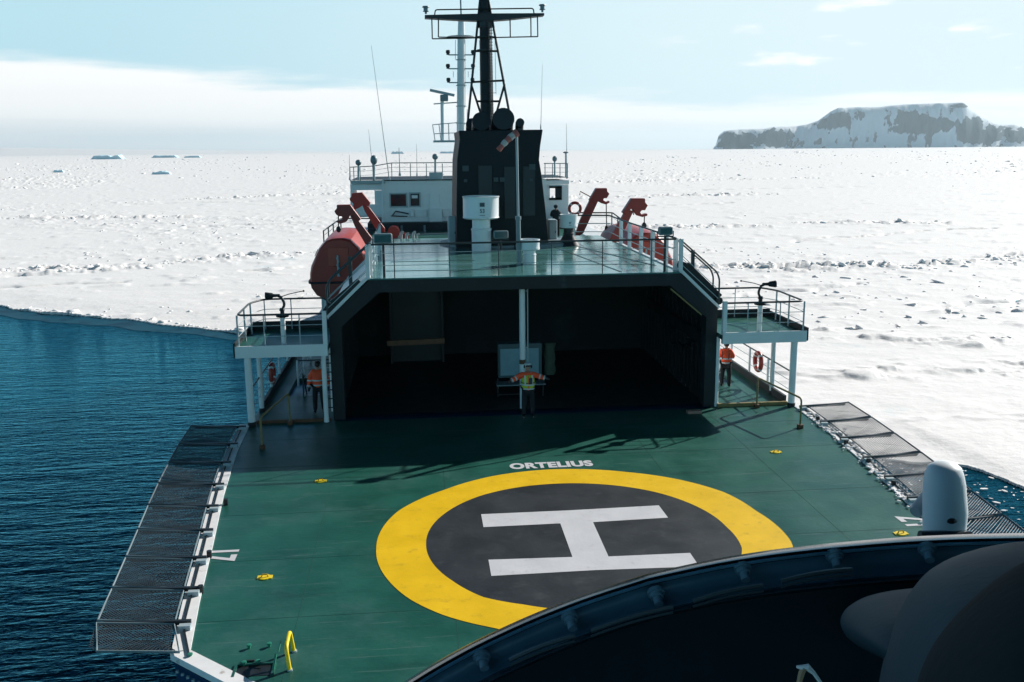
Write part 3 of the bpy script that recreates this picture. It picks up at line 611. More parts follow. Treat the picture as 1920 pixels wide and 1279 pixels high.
for (x0, x1, z0, z1) in [(a.x-.05, b.x+.05, a.z-.05, a.z+.12), (a.x-.05, b.x+.05, b.z-.1, b.z+.05), (b.x-.42, b.x+.05, a.z, b.z)]: mb.box(x0, x1, YB+.18, YB+.26, z0, z1)
mb.build('window_frame', DARK, br)
mb = MB(); bx(657, 1068, 333, 338, YB-.25, 8.6, mb); mb.build('bridge_roof', DARK, br)
mb = MB(); bx(657, 722, 338, 345, YB-.1, .2, mb); bx(718, 1022, 334, 337, YB-.32, .1, mb); mb.build('roof_fascia', LGREY, br)
for (x0, x1, y0, y1) in [(733, 761, 364, 387), (770, 786, 363, 386)]:
    a = at(x0, y1, YB-.04); b = at(x1, y0, YB-.04); f = MB()
    for q_ in [(a.x-.09, b.x+.09, a.z-.09, a.z), (a.x-.09, b.x+.09, b.z, b.z+.09), (a.x-.09, a.x, a.z, b.z), (b.x, b.x+.09, a.z, b.z)]: f.box(q_[0], q_[1], YB-.07, YB-.002, q_[2], q_[3])
    f = f.build('window', LGREY, br); MB().box(a.x, b.x, YB-.04, YB-.01, a.z, b.z).build('pane', GLASS, f)
a = at(772, 372, YB-.05); b = at(783, 366, YB-.05); MB().box(a.x, b.x, YB-.06, YB-.045, a.z, b.z).build('window_blind', EDGE, br)
mb = MB()
for (x0, x1, y0, y1, t) in [(806, 829, 392, 420, .35), (770, 776, 393, 406, .2), (777, 800, 394, 407, .1), (830, 838, 392, 406, .2), (806, 824, 363, 392, .05)]:
    a = at(x0, y1, YB-t); b = at(x1, y0, YB-t); mb.box(a.x, b.x, YB-t, YB-.004, a.z, b.z)
mb.build('wall_locker', WHITE, br, bevel=.02)
mb = MB(); mb.tube([at(736, 404, YB-.2), at(742, 396, YB-.2), at(766, 401, YB-.2)], .045, 6); mb.tube([at(733, 405, YB-.2), at(764, 406, YB-.2)], .04, 6); mb.build('pipe_bracket', DARK, br)
mb = MB(); mb.tube([at(718, 336, YB-.2), at(717, 420, YB-.2)], .05, 6); mb.build('corner_pipe', WHITE, br)
# shaded lower house and green boat deck between hangar and bridge
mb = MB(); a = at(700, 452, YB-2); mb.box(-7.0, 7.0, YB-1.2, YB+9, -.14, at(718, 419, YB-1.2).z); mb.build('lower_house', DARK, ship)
mb = MB(); mb.box(-6.9, 6.9, 46.5, YB+9, HZ-1.45, HZ-1.15); mb.build('boat_deck', DECK, ship)
mb = MB(); mb.box(-6.85, 6.85, 42.3, YB, -.1, HZ-1.46); mb.build('superstructure', WHITE, ship)
mb = MB(); mb.box(-9.3, -6.9, 55, 75, -.14, HZ-1.6); mb.build('side_house', WHITE, ship); mb = MB(); mb.box(6.9, 9.3, 55, 75, -.14, HZ-1.6); mb.build('side_house', WHITE, ship)
for (x0, x1, y0, y1, t) in [(730, 745, 419, 449, 63), (790, 800, 421, 449, 62)]:
    a = at(x0, y1, t); b = at(x1, y0, t)
for a, b, w_ in [((753, 424, 64), (754, 452, 62), .12), ((796, 424, 64), (797, 452, 62), .14), ((760, 441, 60), (855, 438, 60), .10), ((745, 456, 56), (850, 452, 56), .08)]: MB().bar(at(*a), at(*b), w_).build('pipe_run', GREY, ship)

# ---- low kerb at the end of each walkway
mb = MB(); mb.box(6.75, 9.3, 31.55, 31.68, .0, .12); mb.build('walkway_kerb', BROWN, ship); mb = MB(); mb.box(-9.25, -6.75, 31.55, 31.68, .0, .10); mb.build('walkway_kerb', RUST, ship)
mb = MB(); mb.bar((9.30, 31.8, .14), (9.30, 45, .14), .10, .28); mb.build('bulwark_kerb', DARK, ship); mb = MB(); mb.bar((-9.30, 33.2, .14), (-9.30, 45, .14), .10, .28); mb.build('bulwark_kerb', DARK, ship)

# ================================================================== DECK FITTINGS
def railing(label, path, posts, h=1.1, mids=(.37, .74), rt=.028, rm=.012, rp=.03, mtop=WIRE, mpost=WHITE, mmid=LGREY, square=False, group=None, closed_ends=True, arcr=.2):
    path = [Vector(p) for p in path]; t = thing('railing', label, 'railing', path[0], group)
    up = Vector((0, 0, h)); MB().tube(arc([p+up for p in path], arcr) if len(path) > 2 else [p+up for p in path], rt, 8).build('top_rail', mtop, t, smooth=60)
    for m in mids: MB().tube([p+up*m for p in path], rm, 6).build('wire', mmid, t, smooth=60)
    for p in posts:
        p = Vector(p); mb = MB()
        if square: mb.box(p.x-rp, p.x+rp, p.y-rp*.6, p.y+rp*.6, p.z, p.z+h)
        else: mb.tube([p, p+up], rp, 8)
        mb.build('post', mpost, t)
    return t
ZR = HZ+.02
railing('long thin railing across the aft edge of the green hangar roof', [(-5.2, Y0+.05, ZR), (5.15, Y0+.05, ZR)], [(x, Y0+.05, ZR) for x in (-4.45, -2.6, -.95, .85, 2.6, 4.3)], 1.12, rt=.032, rp=.018, mpost=WIRE, mmid=LGREY, rm=.011)
sp = [(5.27, 41.2, ZR), (5.27, 39.5, ZR), (5.27, 37.4, ZR), (5.27, 35.5, ZR), (5.27, 33.5, ZR), (5.27, 32.2, ZR)]
railing('railing of wide white stanchions along the starboard edge of the hangar roof', [(3.6, 44.6, ZR), (5.35, 44.2, ZR), (5.27, 41.2, ZR), (5.27, 32.2, ZR)], sp+[(3.7, 44.5, ZR)], 1.1, mids=(.3, .65), rt=.035, rp=.075, square=True, mmid=LGREY, rm=.018)
sp = [(-5.25, y, ZR) for y in (32.3, 34.2, 36.4, 38.6, 40.8)]
railing('white railing along the port edge of the hangar roof beside the lifeboat', [(-5.25, 32.3, ZR), (-5.25, 41.8, ZR)], sp, 1.1, mids=(.3, .65), rt=.032, rp=.05, square=True, rm=.016)
# sloping double handrails down both chamfers
def slope_rail(sx, label):
    t = thing('handrail', label, 'handrail', (sx*5.3, Y0+.3, HZ))
    for dy in (0.05, .75):
        MB().tube(arc([(sx*5.28, Y0+dy, ZR+1.12), (sx*6.62, Y0+dy, 4.80), (sx*6.72, Y0+dy, 4.55), (sx*6.72, Y0+dy, 3.65)], .2, 5), .032, 8).build('top_rail', WIRE, t, smooth=60)
        MB().tube([(sx*5.3, Y0+dy, ZR+.62), (sx*6.72, Y0+dy, 4.15)], .014, 6).build('wire', LGREY, t)
        MB().tube([(sx*5.3, Y0+dy, ZR+.3), (sx*6.72, Y0+dy, 3.85)], .014, 6).build('wire', LGREY, t)
    MB().box(min(sx*5.27, sx*5.4), max(sx*5.27, sx*5.4), Y0+.02, Y0+.12, HZ, ZR+1.12).build('post', WHITE, t)
    MB().box(min(sx*5.9, sx*6.02), max(sx*5.9, sx*6.02), Y0+.72, Y0+.8, 4.2, 5.5).build('post', WIRE, t)
slope_rail(1, 'dark double handrail sloping down the starboard shoulder of the hangar'); slope_rail(-1, 'dark double handrail sloping down the port shoulder of the hangar under the lifeboat')

# side platforms
def platform(sx, label):
    t = thing('side_platform', label, 'platform', (sx*8.2, 31.2, 0)); x0, x1 = 6.72, 9.72; ya, yb_ = 31.15, 34.7
    X0, X1 = sorted((sx*x0, sx*x1))
    MB().box(X0, X1, ya+.06, yb_, 2.50, 2.66).build('floor', DECK, t)
    MB().box(X0, X1, ya, ya+.06, 2.36, 2.76).build('fascia', WHITE, t, bevel=.01)
    mb = MB(); mb.box(X0, X1, yb_, yb_+.06, 2.45, 2.95); xa, xb = sorted((sx*x1, sx*(x1+.05))); mb.box(xa, xb, ya, yb_+.06, 2.40, 2.86); mb.build('toe_board', DARK, t)
    for (cx, cy, r) in [(9.36, 31.35, .12), (9.30, 33.1, .085), (6.74 if sx > 0 else 6.90, 31.75 if sx > 0 else 31.5, .075)]:
        c = MB().lathe((sx*cx, cy, 0), [(r, 0), (r, 2.5)], 16).build('column', WHITE, t, smooth=40)
        MB().lathe((sx*cx, cy, 0), [(r*1.12, 0.0), (r*1.12, .14)], 16).build('foot', DARK if cx > 9 else WHITE, c)
    H = 1.08; z0 = 2.70; rim = [(sx*6.85, ya+.08, z0), (sx*9.6, ya+.08, z0), (sx*9.62, yb_-.9, z0), (sx*9.25, yb_-.05, z0), (sx*7.15, yb_-.05, z0)]
    MB().tube([Vector(p)+Vector((0, 0, H)) for p in arc(rim, .3, 5)]+[Vector((sx*6.98, yb_-.05, z0+H-.12)), Vector((sx*6.9, yb_-.05, z0))], .034, 8).build('top_rail', WIRE, t, smooth=60)
    for m in (.33, .66): MB().tube([Vector(p)+Vector((0, 0, H*m)) for p in rim], .013, 6).build('wire', LGREY, t)
    for (px, py) in [(7.6, ya+.08), (8.75, ya+.08), (9.6, ya+.08), (9.61, 32.6), (9.6, yb_-.9), (9.25, yb_-.05), (8.3, yb_-.05), (7.15, yb_-.05)]: MB().tube([(sx*px, py, z0-.1), (sx*px, py, z0+H)], .02 if px < 9.5 else .032, 8).build('post', LGREY, t)
    MB().box(*sorted((sx*6.72, sx*6.86)), ya+.05, ya+.2, 2.36, 3.85).build('post', WHITE, t)
    return t
platform(-1, 'port side white platform on columns, over the open water'); platform(1, 'starboard side white platform on columns, beside the snow')
def monitor(sx, label):
    x, y = sx*8.2, 31.7; t = thing('fire_monitor', label, 'fire monitor', (x, y, 2.7), 'fire monitors on the side platforms')
    MB().lathe((x, y, 2.66), [(.085, 0), (.085, .98)], 14).build('post', WHITE, t, smooth=40)
    MB().lathe((x, y, 3.62), [(.2, 0), (.22, .04), (.2, .08), (.07, .1), (.07, .2), (.1, .22), (.07, .3)], 16).build('base', BLACK, t, smooth=40)
    MB().tube(arc([(x, y, 3.85), (x-sx*.10, y, 4.05), (x, y, 4.28), (x+sx*.1, y, 4.32)], .1), .045, 8).build('elbow', BLACK, t, smooth=50)
    MB().lathe((x+sx*.05, y, 4.34), [(.05, 0), (.055, sx*.2), (.09, sx*.25), (.12, sx*.45), (.12, sx*.47)], 14, axis='x').build('nozzle', DARK, t, smooth=40)
    MB().tube([(x, y, 4.3), (x-sx*.25, y, 4.38), (x-sx*.72, y-.05, 4.48)], .016, 6).ball((x-sx*.74, y-.05, 4.48), .035).build('handle', BLACK, t)
monitor(-1, 'black fire monitor on the port side platform, nozzle turned outboard over the water'); monitor(1, 'black fire monitor on the starboard side platform, nozzle turned outboard to the snow')
# ladder by the port platform inner column
t = thing('ladder', 'white vertical ladder with dark rungs beside the inner column of the port platform', 'ladder', (-6.75, 31.6, 0))
for x in (-6.72, -6.98): MB().bar((x, 31.72, .3), (x, 31.72, 2.5), .05).build('rail', WHITE, t)
for k in range(7): MB().tube([(-6.98, 31.68, .45+k*.31), (-6.60, 31.68, .45+k*.31)], .02, 6).build('rung', BLACK, t)
# worn brown handrails on the helideck
def deck_rail(sx, label):
    t = thing('deck_handrail', label, 'handrail', (sx*8.7, 28.8, 0)); a, b = (sx*8.62, 28.75), (sx*8.1, 31.35)
    MB().tube(arc([(a[0], a[1], .0), (a[0], a[1], 1.0), (b[0], b[1], 1.08), (b[0], b[1], .0)], .14), .032, 8).build('rail', BROWN, t, smooth=60)
    for p in (a, b): MB().box(p[0]-.08, p[0]+.08, p[1]-.08, p[1]+.08, .0, .12).build('foot', RUST, t)
deck_rail(-1, 'worn yellow brown handrail standing in the shade on the port side of the deck'); deck_rail(1, 'worn yellow brown handrail standing on the sunlit starboard side of the deck')
# walkway rails
railing('sloping line of railing on the outboard edge of the starboard walkway', [(9.32, 31.6, .25), (9.32, 45, .25)], [(9.32, y, .25) for y in (33.6, 35.6, 37.8, 40.2, 43)], 1.0, mids=(.33, .66), rp=.045)
railing('railing on the outboard edge of the port walkway above the water', [(-9.32, 31.6, .25), (-9.32, 45, .25)], [(-9.32, y, .25) for y in (33.6, 35.6, 37.8, 40.2, 43)], 1.0, mids=(.33, .66), rp=.045)
def stair_rail(sx, lab):
    railing(lab, [(sx*6.9, 36.6, .0), (sx*8.45, 36.6, .0), (sx*8.45, 41.2, 0.0)], [(sx*8.45, 36.6, 0), (sx*8.45, 38.6, 0), (sx*8.45, 41, 0), (sx*7.1, 36.6, 0)], 1.05, mids=(.35, .7), rp=.04)
    t = thing('stairs', 'steep metal stairs going down beside the hangar on the %s side' % ('starboard' if sx > 0 else 'port'), 'stairs', (sx*7.6, 35.2, 0))
    for x in (6.95, 8.05): MB().bar((sx*x, 35.1, .05), (sx*x, 37.4, -2.6), .06, .2).build('stringer', WHITE, t)
    for k in range(7): MB().box(*sorted((sx*6.95, sx*8.05)), 35.15+k*.33, 35.4+k*.33, -.05-k*.38, -.02-k*.38).build('step', GREY, t)
    for x in (6.95, 8.05): MB().tube(arc([(sx*x, 34.9, 0), (sx*x, 34.9, .95), (sx*x, 36.4, -.7)], .1), .025, 6).build('handrail', WIRE, t)
stair_rail(1, 'dark railing round the stair opening on the starboard walkway'); stair_rail(-1, 'dark railing round the stair opening on the port walkway behind the person')

# lifebuoys
def lifebuoy(c, r, axis, label):
    t = thing('lifebuoy', label, 'lifebuoy', c, 'lifebuoys on the rails'); n = 28; A3 = {'x': (Vector((0, 1, 0)), Vector((0, 0, 1))), 'y': (Vector((1, 0, 0)), Vector((0, 0, 1)))}[axis]
    MB().tube([Vector(c)+A3[0]*r*math.cos(6.2832*k/n)+A3[1]*r*math.sin(6.2832*k/n) for k in range(n)], r*.27, 10, closed=True).build('ring', ORB, t, smooth=60)
    for k in range(4):
        a = .785+k*1.5708; MB().tube([Vector(c)+A3[0]*r*math.cos(a+q_)+A3[1]*r*math.sin(a+q_) for q_ in (-.13, 0, .13)], r*.285, 10).build('white_band', EDGE, t, smooth=60)
lifebuoy(Vector((9.22, 34.4, .95)), .33, 'x', 'orange lifebuoy hanging on the starboard walkway rail behind a white column')
lifebuoy(Vector((-9.2, 35.2, .9)), .33, 'x', 'dim orange lifebuoy on the port walkway rail between the white columns')
lifebuoy(at(1078, 391, 50), .30, 'y', 'small orange lifebuoy on the rail beyond the far white ventilator')

# floodlights
def flood(c, w_, h_, zf, label, tilt=0.0):
    c = Vector(c); t = thing('floodlight', label, 'floodlight', c, 'floodlights on the hangar roof')
    MB().box(c.x-w_/2, c.x+w_/2, c.y-.11, c.y+.11, c.z-h_/2, c.z+h_/2).build('housing', GREY, t, bevel=.06)
    MB().box(c.x-w_/2+.05, c.x+w_/2-.05, c.y-.125, c.y-.112, c.z-h_/2+.05, c.z+h_/2-.05).build('lens', mat('floodlight_glass', (.05, .10, .11), .15), t)
    mb = MB(); mb.bar((c.x-w_/2-.03, c.y, c.z), (c.x-w_/2-.03, c.y, c.z-h_*.65), .03); mb.bar((c.x+w_/2+.03, c.y, c.z), (c.x+w_/2+.03, c.y, c.z-h_*.65), .03); mb.bar((c.x-w_/2-.04, c.y, c.z-h_*.65), (c.x+w_/2+.04, c.y, c.z-h_*.65), .04); mb.build('bracket', BLACK, t)
    MB().tube([(c.x, c.y, zf), (c.x, c.y, c.z-h_*.6)], .045, 8).build('stand', BLACK, t)
flood(at(718, 447, 31.9), .62, .33, ZR, 'grey floodlight on the port corner of the hangar roof rail'); flood(at(1247.5, 433, 32.0), .50, .29, ZR, 'grey floodlight on the starboard corner of the hangar roof rail'); flood(at(939, 440, 39.6), .62, .34, ZR, 'grey floodlight in front of the black funnel')

# ventilators
def vent(c, rc, hc, rh, z0, z1, label, mcol, txt=None, flare=False):
    x, y, zb = c; t = thing('ventilator', label, 'ventilator', c, 'mushroom ventilators on the hangar roof')
    prof = [(rc, 0), (rc, (z0-zb)*.62), (rc*1.06, (z0-zb)*.63), (rc*1.06, (z0-zb)*.67), (rc*.93, (z0-zb)*.70), (rc*.93, z0-zb+.02)]
    if flare: prof = [(rc*2.1, 0), (rc*2.0, .06), (rc*1.1, .42)]+prof[1:]
    MB().lathe((x, y, zb), prof, 32).build('column', mcol, t, smooth=35)
    hh = z1-z0
    hd = MB().lathe((x, y, z0), [(rc*.9, -.01), (rh*.93, -.03), (rh, .0), (rh*1.02, .03), (rh*.99, .07), (rh*.99, hh-.07), (rh*1.02, hh-.04), (rh*1.03, hh), (rh*.98, hh+.01), (rh*.95, hh-.05), (rh*.3, hh-.03), (.02, hh-.02)], 40).build('head', WHITE, t, smooth=35)
    if txt:
        mb = MB(); 
        text_mesh('lettering', txt, mat('faded_black_lettering', (.05, .08, .1), .5), hd, (x, y-rh*.99-.012, z0+hh*.36), .22*rh/.75, sx=.9, rotx=rad(90), off=.004)
        if rh > .6: MB().box(x-.10, x+.10, y-rh*1.0-.02, y-rh*.99, z0+hh*.56, z0+hh*.74).build('name_plate', mat('faded_black_lettering', (.05, .08, .1)), hd)
        MB().box(x-.11*rh/.75, x+.11*rh/.75, y-rh-.015, y-rh*.99, z0+hh*.16, z0+hh*.18).build('underline', mat('faded_black_lettering', (.05, .08, .1)), hd)
    return t
vent((-.98, 39.9, ZR), .41, 1.4, .76, 6.22, 7.12, 'tall white mushroom ventilator with a wide drum head in front of the funnel', WHITE, '53')
vent((.46, 34.9, ZR), .245, .6, .385, 5.38, 5.75, 'short white ventilator at the foot of the windsock pole', WHITE)
vent((2.97, 41.4, ZR), .235, .8, .385, 5.66, 6.2, 'white headed ventilator on a dark flared column right of the funnel', BLACK, '47', flare=True)
def locker(x0, x1, y0, y1, Yp, dep, label):
    a = at(x0, y1, Yp); b = at(x1, y0, Yp); t = thing('locker', label, 'locker', ((a.x+b.x)/2, Yp, a.z), 'grey lockers beside the funnel')
    MB().box(a.x, b.x, Yp, Yp+dep, a.z, b.z).build('cabinet', LGREY, t, bevel=.05); MB().box(a.x+.05, b.x-.05, Yp-.02, Yp, a.z+.06, b.z-.08).build('door', LGREY, t, bevel=.01)
    MB().box(b.x-.1, b.x-.07, Yp-.05, Yp-.02, (a.z+b.z)/2-.05, (a.z+b.z)/2+.05).build('handle', BLACK, t)
locker(841, 856, 406, 467, 42, .6, 'narrow pale locker against the port side of the funnel'); locker(1029, 1045, 412, 458, 42.6, .7, 'narrow pale locker against the starboard side of the funnel')

# windsock
t = thing('windsock', 'red and white striped windsock hanging from a tall grey pole', 'windsock', (.05, 34.7, ZR))
MB().tube([(.05, 34.7, ZR), (.03, 34.7, 6.6)], .085, 10).build('pole_base', GREY, t, smooth=50); MB().tube([(.03, 34.7, 6.6), (0, 34.7, 9.62)], .045, 10).build('pole', LGREY, t, smooth=50)
MB().lathe((.03, 34.7, 6.5), [(.11, 0), (.11, .12)], 12).build('collar', GREY, t)
p0, p1 = Vector((.02, 34.7, 9.62)), Vector((-.68, 34.5, 9.0)); STR = mat('faded_red_cloth', (.42, .12, .10), .8, var=.25, scale=14, dirt=(.35, .2, .17), dscale=9)
for k in range(5):
    m_ = STR if k % 2 == 0 else mat('off_white_cloth', (.5, .48, .46), .8, var=.2, scale=9, dirt=(.3, .3, .3), dscale=7); pts = []; rs = []
    for j in range(5):
        u = (k+j/4)/5; pts.append(p0.lerp(p1, u)+Vector((0, 0, .05*math.sin(u*3.1)))); rs.append(.135-.045*u+.010*math.sin(u*21))
    MB().tube(pts, rs, 14, cap=(k in (0, 4))).build('stripe', m_, t, smooth=60)

# ---- safety nets
def nets(sx):
    side = 'port' if sx < 0 else 'starboard'; ys = [16.25, 17.45, 18.9, 20.45, 22.05, 23.65, 25.3, 27.2, 29.0, 30.9]
    order = ['aftmost', 'second from the stern', 'third from the stern', 'fourth from the stern', 'fifth from the stern', 'sixth from the stern', 'seventh from the stern', 'next to last towards the hangar', 'nearest to the hangar']
    for i, (ya, yb_) in enumerate(zip(ys, ys[1:])):
        def P(y, u): # u 0 inner .. 1 outer
            xi = deck_half(y)+.36; return Vector((sx*(xi+u*(1.42 if y > 18 else 1.42)), y+.0-(.04 if u > .5 else 0), .10+.13*u))
        a, b = ya+.06, yb_-.06
        t = thing('safety_net', 'framed safety net panel on the %s deck edge, %s' % (side, order[i]), 'safety net', P(ya, 0), 'safety net panels along the deck edges')
        MB().tube([P(a, 0), P(a, 1), P(b, 1), P(b, 0)], .026, 6, closed=True).build('frame', NETM if sx > 0 or i > 4 else GREY, t)
        mb = MB(); c0 = .078 if sx < 0 else .095; L1 = 1.42; L2 = b-a; r_ = .0072 if sx > 0 else .0075
        tot = L1+L2; k = c0*.7
        while k < tot:  # diagonal lattice, both ways
            for flip in (0, 1):
                s0, s1 = max(0, k-L2), min(k, L1); 
                if s1-s0 < .02: continue
                def Q(s): v = k-s; yy = a+v if not flip else b-v; p = P(yy, s/L1); p.z -= .05*math.sin(math.pi*s/L1)*math.sin(math.pi*min(1, max(0, (yy-a)/L2))); return p
                mid = (s0+s1)/2; mb.tube([Q(s0), Q(mid), Q(s1)], r_, 3, cap=False)
            k += c0*1.0
        mb.build('mesh', NETM if sx > 0 else mat('pale_net_cord', (.06, .085, .10), .6), t)
        q0 = P(yb_, 0); 
        MB().bar((sx*(deck_half(yb_)+.05), yb_, .10), P(yb_, .93)-Vector((0, 0, .06)), .075, .09).build('support_arm', BLACK if sx < 0 else WIRE, t)
        MB().box(*sorted((sx*(deck_half(yb_)+.02), sx*(deck_half(yb_)+.24))), yb_-.22, yb_-.10, .02, .13).build('bracket', LGREY, t)
        MB().bar(P(a, -.12)-Vector((0, 0, .03)), P(b, -.12)-Vector((0, 0, .03)), .03, .03).build('hinge_bar', DARK if sx < 0 else WIRE, t)
    # closing arm aft
nets(-1); nets(1)
# ---- crumbs of snow lying along the starboard net hinges
def crumbs():
    mb = MB()
    for i in range(620):
        y = random.uniform(20.5, 31) if random.random() < .35 else random.choice([22.1, 23.4, 24.2, 25.3, 26.6, 28.3, 28.6, 29.2])+random.gauss(0, .35)
        x = deck_half(min(31.4, max(16.6, y)))+random.gauss(.22, .16); r_ = random.uniform(.012, .05)*(1.5 if random.random() < .1 else 1)
        mb.ball((x, y, .03+r_*.35), r_, 5, 3, (random.uniform(.8, 1.7), random.uniform(.8, 1.7), .6))
    tag(mb.build('snow_crumbs', SNOW), 'crumbs of white snow and ice lying along the starboard deck edge', 'snow', kind='stuff')
crumbs()
# ---- lashing points, cleats
def lash(p, a, label):
    t = thing('lashing_point', label, 'lashing point', (p[0], p[1], .004), 'yellow lashing points on the deck')
    mb = MB(); mb.box(p[0]-.16, p[0]+.16, p[1]-.08, p[1]+.08, .004, .02); mb.lathe((p[0], p[1], .004), [(.13, 0), (.13, .018)], 12); mb.build('pad', YELB, t)
    MB().tube([(p[0]-.07, p[1], .02), (p[0]-.05, p[1], .075), (p[0]+.05, p[1], .075), (p[0]+.07, p[1], .02)], .016, 6).build('lug', mat('dull_yellow_lug', (.5, .33, .02), .5), t)
lash((-6.52, 25.5), 0, 'yellow lashing point where a rail shadow crosses the deck, port side'); lash((-7.13, 19.48), 0, 'yellow lashing point on the green deck near the number on the port side')
lash((6.91, 26.4), 0, 'yellow lashing point on the sunlit starboard deck by the handrail'); lash((7.55, 20.1), 0, 'yellow lashing point near the starboard number, close to the helicopter window')
t = thing('grab_hoop', 'bright yellow hoop shaped grab rail near the port quarter of the deck', 'grab rail', (-6.12, 15.7, 0))
MB().tube(arc([(-6.11, 15.62, 0), (-6.16, 15.66, .42), (-6.16, 16.2, .46), (-6.12, 16.27, .02)], .12), .036, 10).build('hoop', YELB, t, smooth=60)
for y in (15.62, 16.27): MB().lathe((-6.11, y, 0), [(.05, 0), (.05, .03)], 10).build('foot', LGREY, t)
t = thing('deck_hatch', 'dark open hatch in the green deck beside the yellow hoop', 'hatch', (-6.75, 15.75, 0))
MB().box(-7.05, -6.42, 15.5, 15.86, .004, .008).build('opening', BLACK, t)  # flat black sheet, its colour standing for the shade inside the hatch
mb = MB(); mb.box(-7.10, -7.05, 15.46, 15.9, .0, .035); mb.box(-6.42, -6.37, 15.46, 15.9, 0, .035); mb.box(-7.05, -6.42, 15.86, 15.9, 0, .035); mb.build('coaming', DECK, t)
mb = MB(); mb.tube([(-6.40, 15.62, .01), (-6.36, 15.78, .25)], .025, 8); mb.tube([(-6.34, 15.92, .2), (-6.31, 16.1, .32)], .012, 6); mb.build('prop_bar', GRN, t)
MB().bar((-7.0, 16.0, .02), (-6.78, 16.0, .02), .03, .03).build('lift_handle', DARK, t)
for i, (x, y, lab) in enumerate([(467, 1213, 'left of the upper pair'), (505, 1210, 'right of the upper pair'), (484, 1243, 'above the hatch on its right'), (458, 1245, 'above the hatch on its left'), (357, 1230, 'close to the white deck corner')]):
    p = onz(x, y, .03); o = MB().lathe((p.x, p.y, 0), [(.03, 0), (.03, .05), (.045, .055), (.045, .08), (.01, .085)], 10).build('deck_pin', GRN, None, smooth=40)
    tag(o, 'little green deck pin near the open hatch, '+lab, 'deck pin', 'green deck pins')
for i, (x, y) in enumerate([(424, 947), (393, 1046), (377, 1112)]):
    p = onz(x, y, .0); o = MB().box(p.x-.05, p.x+.05, p.y-.04, p.y+.04, 0, .14).lathe((p.x, p.y, .14), [(.06, 0), (.06, .03)], 10).build('bollard_cleat', BLACK, None)
    tag(o, 'small black cleat by the port deck edge, '+['nearest the shadow of the hangar', 'beside the painted number', 'aft of the painted number'][i], 'cleat', 'black cleats at the port deck edge')
for i, (x, y) in enumerate([(1533, 790), (1586, 835), (1628, 870), (1675, 912)]):
    p = onz(x, y, .0); o = MB().box(p.x-.05, p.x+.05, p.y-.04, p.y+.04, 0, .14).lathe((p.x, p.y, .14), [(.06, 0), (.06, .03)], 10).build('bollard_cleat', BLACK, None)
    tag(o, 'small black cleat by the starboard deck edge, '+['by the brown handrail foot', 'second from the brown handrail', 'third from the brown handrail', 'furthest aft, near the white pod'][i], 'cleat', 'black cleats at the starboard deck edge')
p = onz(1303, 772, .05); MB_ = MB().box(p.x-.28, p.x+.22, p.y-.12, p.y+.12, 0.0, .10); o = MB_.build('timber_block', mat('pale_wood', (.35, .2, .15), .7), None, bevel=.02); tag(o, 'pale wooden block lying on the deck at the edge of the hangar shade', 'wood block')

# equipment screen in the hangar mouth
t = thing('equipment_cabinet', 'grey blue cabinet on a stand behind the person inside the dark hangar', 'cabinet', (-.05, 34.2, 0))
MB().box(-.82, .80, 34.0, 34.5, .72, 2.0).build('cabinet', mat('cabinet_frame_paint', (.06, .10, .11), .5), t, bevel=.02)
MB().box(-.74, .68, 33.97, 34.0, .82, 1.82).build('front_panel', mat('cabinet_blue_grey', (.20, .33, .38), .4), t)
MB().box(-.9, .92, 33.8, 34.4, .46, .5).build('shelf', GREY, t); MB().box(-.9, .4, 33.8, 34.4, .12, .16).build('lower_shelf', DARK, t)
mb = MB(); [mb.box(x-.03, x+.03, 34.0, 34.06, 0, .72) for x in (-.85, .85)]; mb.build('leg', DARK, t)
t = thing('hanging_cover', 'dull green tarpaulin bundle hanging right of the grey cabinet in the hangar', 'tarpaulin', (1.1, 34.2, 0))
mb = MB(); rings = []
for j in range(9):
    z_ = .75+j*.15; rings.append([(1.12+(.2+.02*math.sin(j*1.7))*math.cos(a)*(1+.15*math.sin(5*a+j)), 34.25+.13*math.sin(a), z_) for a in np.linspace(0, 6.28, 17)[:-1]])
mb.loft(rings); mb.build('cloth', mat('dull_green_cloth', (.05, .075, .05), .85, var=.3, scale=6), t, smooth=60)

